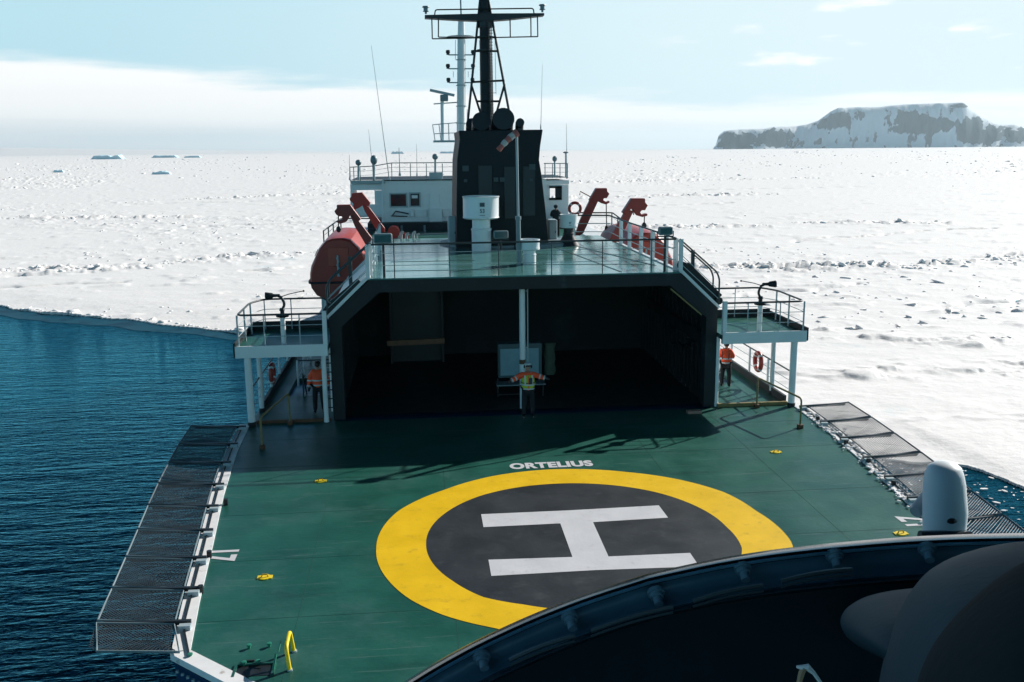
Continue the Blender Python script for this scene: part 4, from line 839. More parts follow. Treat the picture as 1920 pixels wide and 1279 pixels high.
# ---- lifeboats
def lifeboat(sx, label):
    cx, zc = sx*7.35, 2.95; t = thing('lifeboat', label, 'lifeboat', (cx, 45, 2.0), 'enclosed lifeboats'); 
    up = [(1.50, 0), (1.48, .42), (1.40, .78), (.98, 1.62), (.60, 2.02), (.30, 2.12), (0, 2.14)]; lo = [(1.50, 0), (1.45, -.25), (1.2, -.62), (.7, -.86), (0, -.94)]
    st = [(44.9, .88, .93, .94), (45.0, .93, .97, .97), (45.5, .97, .99, 1), (47, 1, 1, 1), (50.5, 1, 1, 1), (52.3, .8, .9, 1), (53.4, .35, .62, .9), (53.8, .06, .4, .8)]
    def rg(prof, y, kx, ku, kl): 
        k = ku if prof is up else kl
        return [(cx+kx*x, y, zc+z_*k) for x, z_ in prof]+[(cx-kx*x, y, zc+z_*k) for x, z_ in prof[-2::-1]]
    MB().loft([rg(up, *s_) for s_ in st]).build('canopy', ORB, t, smooth=28)
    MB().loft([rg(lo, *s_) for s_ in st]).build('hull', mat('dull_red_hull', (.28, .05, .035), .45, var=.15), t, smooth=28)
    rail = [(cx+s_[1]*1.53, s_[0], zc) for s_ in st]+[(cx-s_[1]*1.53, s_[0], zc) for s_ in st[::-1]]
    MB().tube(rail, .055, 8, closed=True).build('fender', DARK, t, smooth=50)
    MB().box(cx-.5, cx+.45, 44.86, 44.93, zc+.75, zc+1.65).build('hatch', mat('lifeboat_hatch_red', (.5, .075, .045), .4), t, bevel=.03)
    mb = MB(); mb.tube([(cx-.05, 44.8, zc+.3), (cx-.05, 44.8, zc+1.3)], .05, 8); [mb.ball((cx-.05+.03*(-1)**k, 44.8, zc+.35+k*.16), .055) for k in range(6)]; mb.build('lifting_hook', LGREY, t)
    MB().box(cx+sx*.9*-1-.1, cx+sx*-.9+.1, 44.80, 44.86, zc+.3, zc+.38).build('name_plate', EDGE, t)
    for y in (46.6, 48.3, 50.0):
        for s2 in (-1, 1): mb = MB(); mb.prism([(cx+s2*1.27, y-.28, zc+1.10), (cx+s2*1.27, y+.28, zc+1.10), (cx+s2*1.12, y+.28, zc+1.42), (cx+s2*1.12, y-.28, zc+1.42)], (s2*.012, 0, .006)); mb.build('window', GLASS, t)
    return t
lifeboat(-1, 'orange enclosed lifeboat hanging on the port side left of the hangar roof'); lifeboat(1, 'orange enclosed lifeboat partly hidden behind the starboard roof railing')
# ---- davits (outline of the plate, given its real thickness)
def davit(poly_head, arm, Yp, label, falls, m=RED, lit=None):
    base = at(*arm[2], Yp); t = thing('davit', label, 'davit', (base.x, Yp, base.z), 'red lifeboat davits')
    MB().prism([at(x, y, Yp) for x, y in poly_head], (0, .42, 0)).build('head', m, t, bevel=.025)
    MB().prism([at(x, y, Yp+.06) for x, y in arm], (0, .30, 0)).build('arm', m, t, bevel=.02)
    if lit: MB().tube([at(x, y, Yp+.2) for x, y in lit], .035, 6).build('lit_edge_tube', LGREY, t)  # pale tube laid along the arm as its painted sunlit edge
    (x0, y0), (x1, y1) = falls; 
    f = MB().tube([at(x0, y0, Yp+.2), at(x1, y1, Yp+.2)], .028, 6).build('fall_wire', BLACK, t)
    c = at(x1, y1, Yp+.2); MB().ball((c.x, c.y, c.z+.05), .12, 10, 6, (1, .6, 1.3)).build('hook_block', BLACK, t, smooth=60)
zA = lambda x, y: (560+x*.18762, 340+y*.18762); zB = lambda x, y: (1000+x*.1877, 340+y*.1877)
PA = lambda L_, f: [f(*q_) for q_ in L_]
davit(PA([(380, 237), (515, 235), (622, 378), (600, 400), (520, 330), (478, 405), (420, 425), (362, 405), (385, 398), (440, 380), (430, 350), (400, 352), (372, 330), (355, 300), (380, 270)], zA), PA([(510, 330), (600, 395), (760, 605), (720, 720), (560, 450)], zA), 45.2,
      'dark red davit over the near end of the port lifeboat', (zA(397, 300), zA(400, 490)), lit=PA([(590, 410), (755, 610)], zA))
davit(PA([(530, 120), (635, 112), (718, 215), (700, 250), (640, 240), (610, 262), (560, 285), (545, 250), (545, 220), (512, 195), (508, 170), (530, 150)], zA), PA([(635, 235), (705, 260), (860, 470), (860, 510), (790, 510), (660, 300)], zA), 51.5,
      'red davit over the far end of the port lifeboat, in front of the bridge', (zA(560, 240), zA(552, 300)), lit=PA([(705, 265), (860, 480)], zA))
davit(PA([(985, 172), (1118, 172), (1120, 210), (1145, 240), (1118, 290), (1085, 290), (1068, 310), (1085, 335), (1140, 322), (1142, 345), (1090, 358), (1045, 345), (1000, 290), (985, 268), (930, 340), (893, 312)], zB), PA([(930, 270), (1000, 300), (900, 520), (880, 610), (740, 612), (900, 340)], zB), 45.2,
      'red davit over the near end of the starboard lifeboat', (zB(1110, 345), zB(1108, 450)), lit=PA([(985, 268), (1003, 335)], zB))
davit(PA([(630, 70), (737, 70), (740, 100), (762, 125), (735, 170), (705, 170), (700, 190), (735, 208), (762, 196), (762, 215), (725, 232), (690, 222), (648, 200), (600, 215), (560, 190)], zB), PA([(570, 180), (645, 205), (500, 520), (440, 560), (420, 540), (470, 390)], zB), 51.5,
      'red davit over the far end of the starboard lifeboat', (zB(728, 215), zB(733, 480)), lit=PA([(630, 155), (643, 205)], zB))
# swinging gear under the two starboard davits, boom rest
t = thing('jib_pole', 'thin dark pole sticking out beside the far starboard davit', 'pole', at(1088, 360, 51)); MB().tube([at(1107, 369, 51.3), at(1088, 359, 51.3), at(1087, 366, 51.3)], .03, 6).build('pole', RED, t)
# winches
for (x, y, r, lab) in [(738, 435, 11, 'round red winch drum on the boat deck left of the funnel'), (758, 446, 9, 'smaller red winch drum beside the round one on the boat deck')]:
    c = at(x, y, 49); t = thing('winch', lab, 'winch', c, 'red boat winches'); rr = r/FPX*49
    MB().lathe((c.x, c.y-.35, c.z), [(rr, 0), (rr, .06), (rr*.6, .08), (rr*.6, .6), (rr, .62), (rr, .68)], 24, axis='y').build('drum', RED, t, smooth=35)
    MB().box(c.x-rr*.8, c.x+rr*.8, c.y-.3, c.y+.3, HZ-1.16, c.z-rr*.3).build('stand', GREY, t)
# pipes standing beside the winch
for i, (x, lab) in enumerate([(752, 'left'), (762, 'middle'), (775, 'tallest'), (782, 'short right')]):
    o = MB().tube(arc([at(x, 466, 47), at(x, 436+3*(i % 2), 47), at(x+5, 436+3*(i % 2), 47)], .1), .07 if i != 3 else .04, 8).build('vent_pipe', LGREY, None, smooth=60); tag(o, 'short pale gooseneck pipe behind the hangar roof rail, '+lab+' of the four', 'vent pipe', 'gooseneck pipes on the boat deck')
railing('dark railing bending round the outer corner beyond the port lifeboat', [at(608, 466, 55), at(640, 440, 60), at(705, 440, 60)], [at(608, 466, 55), at(617, 459, 56.4), at(626, 452, 57.8), at(640, 440, 60), at(672, 440, 60)], 1.0, rt=.04, rp=.04, mpost=WIRE, mmid=WIRE)
railing('dark railing bending round the outer corner beyond the starboard lifeboat', [at(1086, 430, 57), at(1148, 430, 57), at(1172, 450, 53)], [at(1095, 430, 57), at(1147, 430, 57), at(1158, 439, 55), at(1172, 450, 53)], 1.0, rt=.04, rp=.04, mpost=GREY, mmid=LGREY)
# support pillar under the port lifeboat
t = thing('boat_pillar', 'pale steel pillar under the port lifeboat', 'pillar', (-7.3, 44, 0)); MB().box(-7.75, -7.25, 43.7, 44.2, -.14, 2.3).build('pillar', LGREY, t)
MB().box(-7.35, -6.9, 43.2, 43.6, -.14, 2.2).build('lower_leg', DARK, t)

# ================================================================== MASTS AND AERIALS
Ym = 43.2
m_ = thing('lattice_mast', 'tall black mast with a cross yard and splayed lattice legs above the funnel', 'mast', at(912, 245, Ym))
M2 = BLACK
MB().tube([at(914, 250, Ym), at(911, 120, Ym), at(907, -60, Ym)], [.30, .27, .20], 16).build('pole', DARK, m_, smooth=50)
for a, b in [((875, 250), (901, -10)), ((958, 228), (914, -10))]: MB().tube([at(*a, Ym-.35), at(*b, Ym-.1)], .055, 8).build('leg', M2, m_)
for a, b in [((884, 160), (902, 215)), ((946, 158), (930, 215))]: MB().tube([at(*a, Ym-.3), at(*b, Ym-.2)], .05, 8).build('brace', M2, m_)
for a, b in [((890, 96), (934, 96)), ((886, 154), (946, 151)), ((894, 190), (938, 190)), ((901, 71), (930, 70))]: MB().tube([at(*a, Ym-.3), at(*b, Ym-.3)], .045, 8).build('cross_bar', M2, m_)
zM = lambda x, y: (780+x*.219, y*.219)
MB().prism([at(*zM(*q_), Ym-.35) for q_ in [(75, 128), (600, 115), (1098, 112), (1098, 132), (800, 165), (600, 180), (400, 172), (75, 153)]], (0, .5, 0)).build('yard', M2, m_)
MB().tube(arc([at(*zM(160, 128), Ym-.3), at(*zM(165, 84), Ym-.3), at(*zM(1005, 72), Ym-.3), at(*zM(1010, 118), Ym-.3)], .25), .03, 6).build('yard_rail', M2, m_)
mb = MB(); pts = [((135, 155), (140, 333)), ((192, 158), (192, 318)), ((805, 165), (808, 318)), ((983, 148), (985, 312)), ((1040, 140), (1043, 314)), ((140, 333), (1043, 314)), ((192, 318), (540, 325))]
for a, b in pts: mb.tube([at(*zM(*a), Ym-.3), at(*zM(*b), Ym-.3)], .028, 6)
mb.build('cradle', M2, m_)
for (x, y) in [(85, 75), (1082, 60)]:
    a, b = zM(x, y+45), zM(x, y-22); p = at(*a, Ym-.1); q_ = at(*b, Ym-.1); mb = MB(); hh = q_.z-p.z
    mb.lathe((p.x, p.y, p.z), [(.05, 0), (.05, hh*.25), (.13, hh*.3), (.13, hh*.38), (.10, hh*.4), (.10, hh*.8), (.16, hh*.83), (.13, hh)], 14); mb.build('mast_light', GREY, m_, smooth=40)
mb = MB()
for k in range(34): a = at(918, 40+k*5.6, Ym-.5); mb.bar((a.x-.02, a.y, a.z), (a.x+.14, a.y, a.z), .022)
for dx in (0, 5): mb.tube([at(916+dx, 40, Ym-.5), at(920+dx, 226, Ym-.5)], .018, 5)
mb.build('ladder', M2, m_)
MB().lathe(at(909, 96, Ym), [(.36, 0), (.36, .06)], 20).build('collar', M2, m_); MB().lathe(at(909, 71, Ym), [(.40, 0), (.40, .05)], 20).build('collar', M2, m_); MB().lathe(at(909, 52, Ym), [(.33, 0), (.33, .3)], 16).build('collar', M2, m_)
mb = MB(); [mb.tube([at(x, y0, Ym-.4), at(x2, y1, Ym-.4)], .010, 4) for x, x2, y0, y1 in [(899, 902, 76, 176), (928, 930, 76, 176), (902, 930, 176, 174)]]; mb.build('rigging_wire', WIRE, m_)

Yr = 62.0
m_ = thing('radar_mast', 'slim white mast with signal lamp arms standing behind the black mast', 'mast', at(864, 330, Yr))
MB().tube([at(864, 340, Yr), at(865, 70, Yr), at(865, 38, Yr)], [.30, .24, .20], 16).build('pole', WHITE, m_, smooth=50)
MB().tube([at(865, 40, Yr), at(862, -50, Yr)], .05, 8).build('topmast', GREY, m_)
for (y, xl, xr) in [(103, 841, 888), (129, 841, 888), (155, 842, 887)]:
    MB().tube([at(xl, y, Yr-.1), at(xr, y, Yr-.1)], .045, 6).build('lamp_arm', LGREY, m_)
    for x in (xl, xr): c = at(x-1, y, Yr-.1); MB().lathe((c.x, c.y, c.z), [(.10, 0), (.10, .1), (.14, .12), (.12, .28), (.03, .3)], 10).build('signal_lamp', DARK, m_)
MB().lathe(at(865, 72, Yr), [(.5, 0), (.9, .06), (.9, .1)], 20).build('top_platform', LGREY, m_)
for y in (113, 161, 200, 232): MB().lathe(at(865, y, Yr), [(.34, 0), (.34, .05)], 14).build('flange', LGREY, m_)
mb = MB(); [mb.tube([at(x, y0, Yr-.3), at(x, y1, Yr-.3)], .015, 4) for x, y0, y1 in [(854, 75, 112), (872, 75, 200), (850, 134, 145), (878, 134, 145), (876, 205, 250)]]; mb.build('halyard', GREY, m_)
MB().bar(at(850, 72, Yr), at(903, 68, Yr), .06).build('yard', LGREY, m_)
# radar platform
rp_ = MB(); a = at(813, 267, Yr-.5); b = at(862, 263, Yr-.5); rp_.box(a.x, b.x, Yr-.9, Yr+1.0, a.z, b.z); rp_ = rp_.build('radar_platform', LGREY, m_)
mb = MB(); P_ = lambda x, y: at(x, y, Yr-.8)
for a, b in [((811, 234), (858, 230)), ((813, 251), (858, 249)), ((811, 234), (816, 265)), ((823, 233), (827, 265)), ((841, 232), (842, 264)), ((858, 230), (858, 263))]: mb.tube([P_(*a), P_(*b)], .028, 6)
mb.build('platform_rail', LGREY, m_)
MB().tube([at(830, 265, Yr), at(829, 190, Yr)], .11, 10).build('scanner_post', WHITE, m_)
MB().box(*[v for v in (at(821, 0, Yr).x, at(836, 0, Yr).x)], Yr-.4, Yr+.2, at(830, 190, Yr).z, at(830, 178, Yr).z).build('gearbox', GREY, m_, bevel=.04)
MB().bar(at(806, 169, Yr-.2), at(852, 179, Yr-.2), .22, .16).build('scanner', LGREY, m_); MB().bar(at(813, 195, Yr), at(859, 192, Yr), .07).build('stay_bar', LGREY, m_)

def aerial(x0, y0, x1, y1, Yp, r, label):
    p, q_ = at(x0, y0, Yp), at(x1, y1, Yp); t = thing('whip_aerial', label, 'aerial', p, 'whip aerials on the bridge roof')
    MB().tube([p, p.lerp(q_, .35), q_], [r*1.5, r, r*.5], 6).build('rod', GREY, t); MB().lathe(p, [(r*3, 0), (r*3, .12), (r*1.5, .25)], 8).build('base', LGREY, t)
aerial(730, 338, 696, 85, 66, .022, 'tall leaning whip aerial at the port end of the bridge roof')
aerial(701, 336, 691, 243, 66, .02, 'shorter whip aerial left of the tall leaning one')
aerial(656, 338, 655, 290, 66.2, .02, 'short whip aerial at the outer port corner of the bridge')
aerial(750, 330, 748, 277, 66, .03, 'stubby whip aerial right of the tall leaning one')
aerial(782, 330, 781, 270, 67, .018, 'thin short whip aerial between the round dome and the radar platform')
aerial(1063, 335, 1062, 232, 66.5, .022, 'thin whip aerial at the outer starboard corner of the bridge')
aerial(1014, 243, 1017, 120, 44, .010, 'thin whip aerial rising from the starboard corner of the funnel')
def dome(x, y, r, yb_, Yp, label, sq=(1, 1, 1)):
    c = at(x, y, Yp); b = at(x, yb_, Yp); rr = r/FPX*Yp; t = thing('aerial_dome', label, 'aerial dome', b, 'domes and lamps on the bridge roof')
    MB().ball(c, rr, 16, 10, sq).build('dome', GREY, t, smooth=60); MB().tube([b, (c.x, c.y, c.z-rr*.8*sq[2])], rr*.35, 8).build('stem', LGREY, t)
dome(701, 300, 6.5, 338, 66, 'egg shaped grey dome on a stem on the port bridge roof', (1, 1, 1.35)); dome(672, 305, 5.5, 338, 66, 'round grey lamp on a stout stem at the port end of the bridge roof'); dome(816, 294, 5.5, 330, 66, 'round grey searchlight on a block at the middle of the bridge roof'); dome(1040, 298, 4.5, 333, 66, 'small grey dome on the starboard bridge roof', (1, 1, 1.2)); dome(1061, 286, 4.5, 333, 66.3, 'flat grey disc aerial at the starboard end of the bridge roof', (1.2, 1.2, .4))
a = at(805, 333, 65.9); b = at(830, 323, 65.9); o = MB().box(a.x, b.x, 65.9, 66.6, a.z-.15, b.z).build('equipment_box', LGREY, None, bevel=.03); tag(o, 'pale box under the round searchlight on the bridge roof', 'box')
rb = [at(659, 340, 66), at(720, 338, 66)]
railing('white railing round the port end of the bridge roof', [at(657, 341, 66.2), at(700, 339, 66.2), at(735, 333, 66.2), at(855, 332, 66.2)], [at(x, 340, 66.2) for x in (657, 664, 676, 700)]+[at(x, 334, 66.2) for x in (735, 770, 800, 830)], .98, mids=(.4, .7), rt=.03, rp=.03, mtop=GREY, mpost=GREY, mmid=GREY, arcr=.1)
railing('white railing round the starboard end of the bridge roof', [at(1020, 334, 66.2), at(1064, 334, 66.2), at(1066, 332, 69)], [at(x, 334, 66.2) for x in (1022, 1036, 1050, 1064)], 1.0, mids=(.4, .7), rt=.03, rp=.03, mtop=GREY, mpost=GREY, mmid=GREY, arcr=.1)

# ================================================================== PEOPLE
def skin_mesh(name, verts, edges, m, parent=None, sub=2, root=0):
    org = ORG.get(parent.name, Vector()) if parent else Vector()
    me = bpy.data.meshes.new(name); me.from_pydata([Vector(v[:3])-org for v in verts], edges, []); me.materials.append(m)
    o = bpy.data.objects.new(name, me); C.objects.link(o); sk = o.modifiers.new('skin', 'SKIN'); sk.use_smooth_shade = True; sk.branch_smoothing = .4
    for i, v in enumerate(verts):
        r = v[3]; me.skin_vertices[0].data[i].radius = (r, r) if not isinstance(r, tuple) else r; me.skin_vertices[0].data[i].use_root = (i == root)
    sb = o.modifiers.new('sub', 'SUBSURF'); sb.levels = sub; sb.render_levels = sub
    if parent: o.parent = parent; ORG[o.name] = org
    return o
def person(pos, heading, pose, label, jacket=HIV, vest=False, helmet=None, hood=None, bands=True, trousers=CLOTH, harness=False, s=1.0, jl=0.0, jr=1.0):
    ca, sa = math.cos(heading), math.sin(heading)
    def W(x, y, z): x, y, z = x*s, y*s, z*s; return (pos[0]+x*ca-y*sa, pos[1]+x*sa+y*ca, pos[2]+z)     # local -y is the way they face
    J = dict(pel=(0, 0, .98), wai=(0, 0, 1.12), che=(0, .01, 1.34), nek=(0, .01, 1.52), hd1=(0, -.01, 1.63), hd2=(0, -.015, 1.72), hd3=(0, -.0, 1.79),
             shl=(-.17, .01, 1.45), shr=(.17, .01, 1.45), hl=(-.10, 0, .92), hr=(.10, 0, .92), kl=(-.13, -.02, .52), kr=(.13, -.02, .52), al=(-.14, .02, .09), ar=(.14, .02, .09), tl=(-.16, -.17, .05), tr=(.16, -.17, .05))
    J.update(pose); 
    def hand(w_, e, vs, es, i0):
        w_ = Vector(w_); d_ = (w_-Vector(e)).normalized(); side = d_.cross(Vector((0, -1, 0)));  side = side.normalized() if side.length > .1 else Vector((1, 0, 0)); nrm = d_.cross(side)
        palm = w_+d_*.075; vs.append((*W(*palm), .034*s)); ip = len(vs)-1; es.append((i0, ip))
        for k, (o_, ln) in enumerate([(-.03, .062), (-.010, .078), (.010, .074), (.03, .055)]):
            a = palm+d_*.02+side*o_; vs.append((*W(*(a)), .0105*s)); es.append((ip, len(vs)-1)); b = a+d_*ln*.6; vs.append((*W(*b), .0095*s)); es.append((len(vs)-2, len(vs)-1)); c = b+d_*ln*.4+nrm*.02; vs.append((*W(*c), .008*s)); es.append((len(vs)-2, len(vs)-1))
        a = w_+d_*.045-side*.035; vs.append((*W(*a), .012*s)); es.append((ip, len(vs)-1)); b = a+d_*.035-side*.02+nrm*.01; vs.append((*W(*b), .010*s)); es.append((len(vs)-2, len(vs)-1))
    names = ['pel', 'wai', 'che', 'nek', 'hd1', 'hd2', 'hd3', 'shl', 'el', 'wl', 'shr', 'er', 'wr', 'hl', 'kl', 'al', 'tl', 'hr', 'kr', 'ar', 'tr']
    R = dict(pel=.15, wai=.14, che=.16, nek=.058, hd1=.078, hd2=.098, hd3=.075, shl=.07, el=.05, wl=.032, shr=.07, er=.05, wr=.032, hl=.095, kl=.06, al=.042, tl=.035, hr=.095, kr=.06, ar=.042, tr=.035)
    vs = [(*W(*J[n]), R[n]*s) for n in names]; I = {n: i for i, n in enumerate(names)}
    es = [(I[a], I[b]) for a, b in [('pel', 'wai'), ('wai', 'che'), ('che', 'nek'), ('nek', 'hd1'), ('hd1', 'hd2'), ('hd2', 'hd3'), ('che', 'shl'), ('shl', 'el'), ('el', 'wl'), ('che', 'shr'), ('shr', 'er'), ('er', 'wr'), ('pel', 'hl'), ('hl', 'kl'), ('kl', 'al'), ('al', 'tl'), ('pel', 'hr'), ('hr', 'kr'), ('kr', 'ar'), ('ar', 'tr')]]
    hand(J['wl'], J['el'], vs, es, I['wl']); hand(J['wr'], J['er'], vs, es, I['wr'])
    vs.append((*W(0, -.115, 1.68), .014*s)); es.append((I['hd2'], len(vs)-1))      # nose
    b = skin_mesh('person', vs, es, SKIN); ORG[b.name] = Vector(pos)
    me = b.data
    for v in me.vertices: v.co -= Vector(pos)
    b.location = pos; tag(b, label, 'person')
    # gloves
    for a_, w_ in (('el', 'wl'), ('er', 'wr')):
        v2, e2 = [(*W(*J[w_]), .042*s)], []; hand(J[w_], J[a_], v2, e2, 0); v2 = [(x, y, z_, r*1.25) for x, y, z_, r in v2]; skin_mesh('glove', v2, e2, BLACK, b, 1)
    # trousers
    nn = ['pel', 'hl', 'kl', 'al', 'hr', 'kr', 'ar']; rr = [.185, .12, .092, .075, .12, .092, .075]
    skin_mesh('trousers', [(*W(*J[n]), r*s) for n, r in zip(nn, rr)], [(0, 1), (1, 2), (2, 3), (0, 4), (4, 5), (5, 6)], trousers, b)
    for a_, t_ in (('al', 'tl'), ('ar', 'tr')):
        A_ = Vector(J[a_]); T_ = Vector(J[t_]); skin_mesh('boot', [(*W(A_.x, A_.y+.02, A_.z+.12), .065*s), (*W(*A_), .062*s), (*W(*A_.lerp(T_, .6)), .058*s), (*W(*T_), .045*s)], [(0, 1), (1, 2), (2, 3)], BLACK, b)
    # jacket
    lo_ = (J['pel'][0], J['pel'][1], J['pel'][2]-.04-jl); nn = [lo_, J['wai'], J['che'], (J['nek'][0], J['nek'][1], J['nek'][2]-.01), J['shl'], J['el'], J['wl'], J['shr'], J['er'], J['wr']]; rr = [.215, .20, .215, .135, .115, .085, .072, .115, .085, .072]
    jk = skin_mesh('jacket', [(*W(*n), r*s*jr) for n, r in zip(nn, rr)], [(0, 1), (1, 2), (2, 3), (2, 4), (4, 5), (5, 6), (2, 7), (7, 8), (8, 9)], jacket, b)
    if bands:
        def band(p, q_, r, w_=.045, mm=REFL, nm='reflective_band'): 
            p = Vector(W(*p)); q_ = Vector(W(*q_)); d_ = (q_-p).normalized(); c = (p+q_)/2; MB().tube([c-d_*w_/2, c+d_*w_/2], r*s, 16, cap=False).build(nm, mm, jk)
        for n1_, n2_ in (('el', 'wl'), ('er', 'wr')):
            A_ = Vector(J[n1_]); B_ = Vector(J[n2_]); band(A_.lerp(B_, .2), A_.lerp(B_, .3), .092, .05); band(A_.lerp(B_, .86), A_.lerp(B_, .95), .081, .04)
        if not vest:
            for z_ in (1.0, 1.16): band((lo_[0], lo_[1], z_-.02), (lo_[0], lo_[1], z_+.02), .218, .05)
    if vest:
        skin_mesh('vest', [(*W(lo_[0], lo_[1], lo_[2]+.06), .242*s), (*W(*J['wai']), .236*s), (*W(*J['che']), .250*s), (*W(J['nek'][0], J['nek'][1], J['nek'][2]-.05), .13*s)], [(0, 1), (1, 2), (2, 3)], VEST, b)
        for z_ in (1.0, 1.13): p = Vector(W(0, 0, z_)); MB().lathe((p.x, p.y, p.z), [(.250*s, -.022), (.250*s, .022)], 20, cap=False).build('reflective_band', REFL, b)
        for x_ in (-.11, .11): mb = MB(); mb.bar(W(x_, -.225, 1.12), W(x_*1.05, -.17, 1.44), .05, .02); mb.build('reflective_band', REFL, b)
        mb = MB(); mb.bar(W(.0, -.235, .98), W(.0, -.22, 1.42), .035, .015); mb.build('zip', HIV, b)
        mb = MB(); mb.bar(W(.06, -.24, 1.16), W(.06, -.21, 1.36), .11, .05); mb.build('radio_pouch', BLACK, b, bevel=.01)
        mb = MB(); mb.lathe(W(0, 0, 1.19), [(.236*s, -.015), (.236*s, .015)], 20, cap=False); mb.build('belt', BLACK, b)
    if harness:
        for x_ in (-1, 1): mb = MB(); mb.tube([W(x_*.12, .20, 1.15), W(x_*.13, .20, 1.40), W(x_*.11, .0, 1.53), W(x_*.12, -.19, 1.40), W(x_*.12, -.21, 1.15)], .016, 6); mb.build('harness_strap', BLACK, b)
    H_ = Vector(J['hd2']); 
    if helmet:
        skin_mesh('helmet', [(*W(H_.x, H_.y+.01, H_.z+.02), .150*s), (*W(H_.x, H_.y, H_.z+.085), .130*s)], [(0, 1)], helmet, b)
        for x_ in (-1, 1): MB().ball(W(x_*.115, H_.y, H_.z-.03), .05, 10, 8, (.6, .8, 1.2)).build('ear_defender', BLACK, b, smooth=60)
        MB().tube([W(-.07, H_.y-.10, H_.z+.01), W(0, H_.y-.125, H_.z+.01), W(.07, H_.y-.10, H_.z+.01)], .032, 8).build('goggles', BLACK, b, smooth=60)
    if hood:
        skin_mesh('hood', [(*W(H_.x, H_.y+.02, H_.z-.13), .11*s), (*W(H_.x, H_.y+.03, H_.z), .125*s), (*W(H_.x, H_.y+.02, H_.z+.07), .10*s)], [(0, 1), (1, 2)], hood, b)
        MB().ball(W(H_.x, H_.y-.06, H_.z-.03), .085, 12, 8, (1, .7, 1.1)).build('face_mask', BLACK, b, smooth=60)
    return b
arms_out = dict(el=(-.40, -.02, 1.27), wl=(-.56, -.10, 1.40), er=(.40, -.02, 1.27), wr=(.55, -.12, 1.36))
arms_out = dict(el=(-.36, .0, 1.33), wl=(-.54, -.06, 1.26), er=(.34, .0, 1.36), wr=(.54, -.06, 1.31))
person((-.05, 31.15, 0), 0.0, arms_out, 'person in pale helmet and yellow vest holding both arms out before the dark hangar', vest=True, helmet=mat('pale_helmet', (.75, .80, .80), .4), s=1.06, jl=.10, jr=1.08)
person((-7.25, 32.7, 0), 0.0, dict(el=(-.27, .02, 1.18), wl=(-.30, -.05, .93), er=(.27, .02, 1.18), wr=(.30, -.05, .93)), 'person in orange hi-vis jacket and black hood standing under the port platform', hood=BLACK, s=1.04, jl=.12, jr=1.14)
person((7.92, 34.3, 0), rad(155), dict(el=(-.25, -.06, 1.2), wl=(-.12, -.28, 1.22), er=(.25, -.06, 1.2), wr=(.12, -.28, 1.22), kr=(.13, -.08, .52)), 'person in orange hi-vis jacket and black harness under the starboard platform, seen from behind', hood=BLACK, harness=True, s=1.0, jl=.10, jr=1.05)
NAVY = mat('dark_navy_cloth', (.02, .03, .04), .85)
pp = at(1042, 462, 47); person((pp.x, 47, HZ-.2), rad(165), dict(el=(-.25, -.1, 1.2), wl=(-.18, -.3, 1.25), er=(.25, -.1, 1.2), wr=(.1, -.3, 1.2)), 'person in dark hooded coat leaning by the starboard side of the funnel', jacket=NAVY, hood=NAVY, bands=False, s=.95)

# ================================================================== HELICOPTER the photographer sits in
hc = thing('helicopter', 'black rimmed helicopter windscreen, cowling and cockpit seen from inside at the bottom of the view', 'helicopter', CAM+Vector((.3, .1, -1.6)))
top = [(700, 1320), (760, 1279), (850, 1225), (940, 1180), (1040, 1137), (1120, 1108), (1200, 1083), (1300, 1058), (1400, 1040), (1500, 1027), (1600, 1017), (1750, 1006), (1920, 1002), (2080, 1003), (2300, 1020)]
tx = np.array([p[0] for p in top], float); ty = np.array([p[1] for p in top], float)
xs = np.concatenate([np.linspace(700, 1200, 40), np.linspace(1213, 2300, 60)]); yt = np.interp(xs, tx, ty)
yt = np.convolve(np.pad(yt, 4, mode='edge'), np.ones(9)/9, 'valid')
def row(off, dist, wig=0.0):
    r = []
    for i in range(len(xs)):
        gx = np.gradient(yt, xs)[i]; ln = math.hypot(gx, 1)
        # offset along the local normal (down and towards the cockpit)
        r.append(near(xs[i]-gx/ln*off, yt[i]+off/ln, dist))
    return r
sc_w = np.interp
def rows(spec): return [row(o, dd) for o, dd in spec]
MB().loft(rows([(-3, .930), (0, .905), (3, .897), (6, .893), (9, .897), (11, .900), (14, .893), (18, .897), (22, .915), (22, .96), (-3, .955)]), closed=False, caps=False).build('windscreen_rim', CABR, hc, smooth=70)
MB().loft(rows([(11.5, .8935), (13.5, .8915), (16, .8925), (18, .897)]), closed=False, caps=False).build('rim_highlight', mat('rim_highlight_blue_grey', (.15, .36, .5), .3, var=.4, scale=14), hc, smooth=70)  # blue-grey strip added as a painted highlight along the rim
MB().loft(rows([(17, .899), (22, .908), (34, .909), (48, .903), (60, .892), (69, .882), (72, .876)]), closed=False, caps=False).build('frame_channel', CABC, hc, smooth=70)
MB().loft(rows([(68, .880), (73, .872), (78, .868), (83, .872), (84, .885)]), closed=False, caps=False).build('inner_lip', CABR, hc, smooth=70)
MB().loft(rows([(83, .872), (110, .868), (200, .85), (420, .80), (900, .66)]), closed=False, caps=False).build('footwell_panel', CAB, hc, smooth=70)
MB().loft(rows([(8, 1.0), (60, 1.05), (300, .98), (900, .7)]), closed=False, caps=False).build('nose_shell', CAB, hc, smooth=70)
for (x, y) in [(905, 1240), (1070, 1166), (1232, 1120), (1395, 1074), (1567, 1050), (1740, 1037)]:
    a = near(x-3, y-12, .898); b = near(x+4, y+14, .886); dv = (b-a)
    MB().tube([a, a.lerp(b, .25), a.lerp(b, .26), a.lerp(b, .5), a.lerp(b, .52), b], [.0085, .0085, .0065, .0065, .0045, .0045], 12).build('fastener', mat('fastener_grey', (.17, .28, .34), .35), hc, smooth=40)
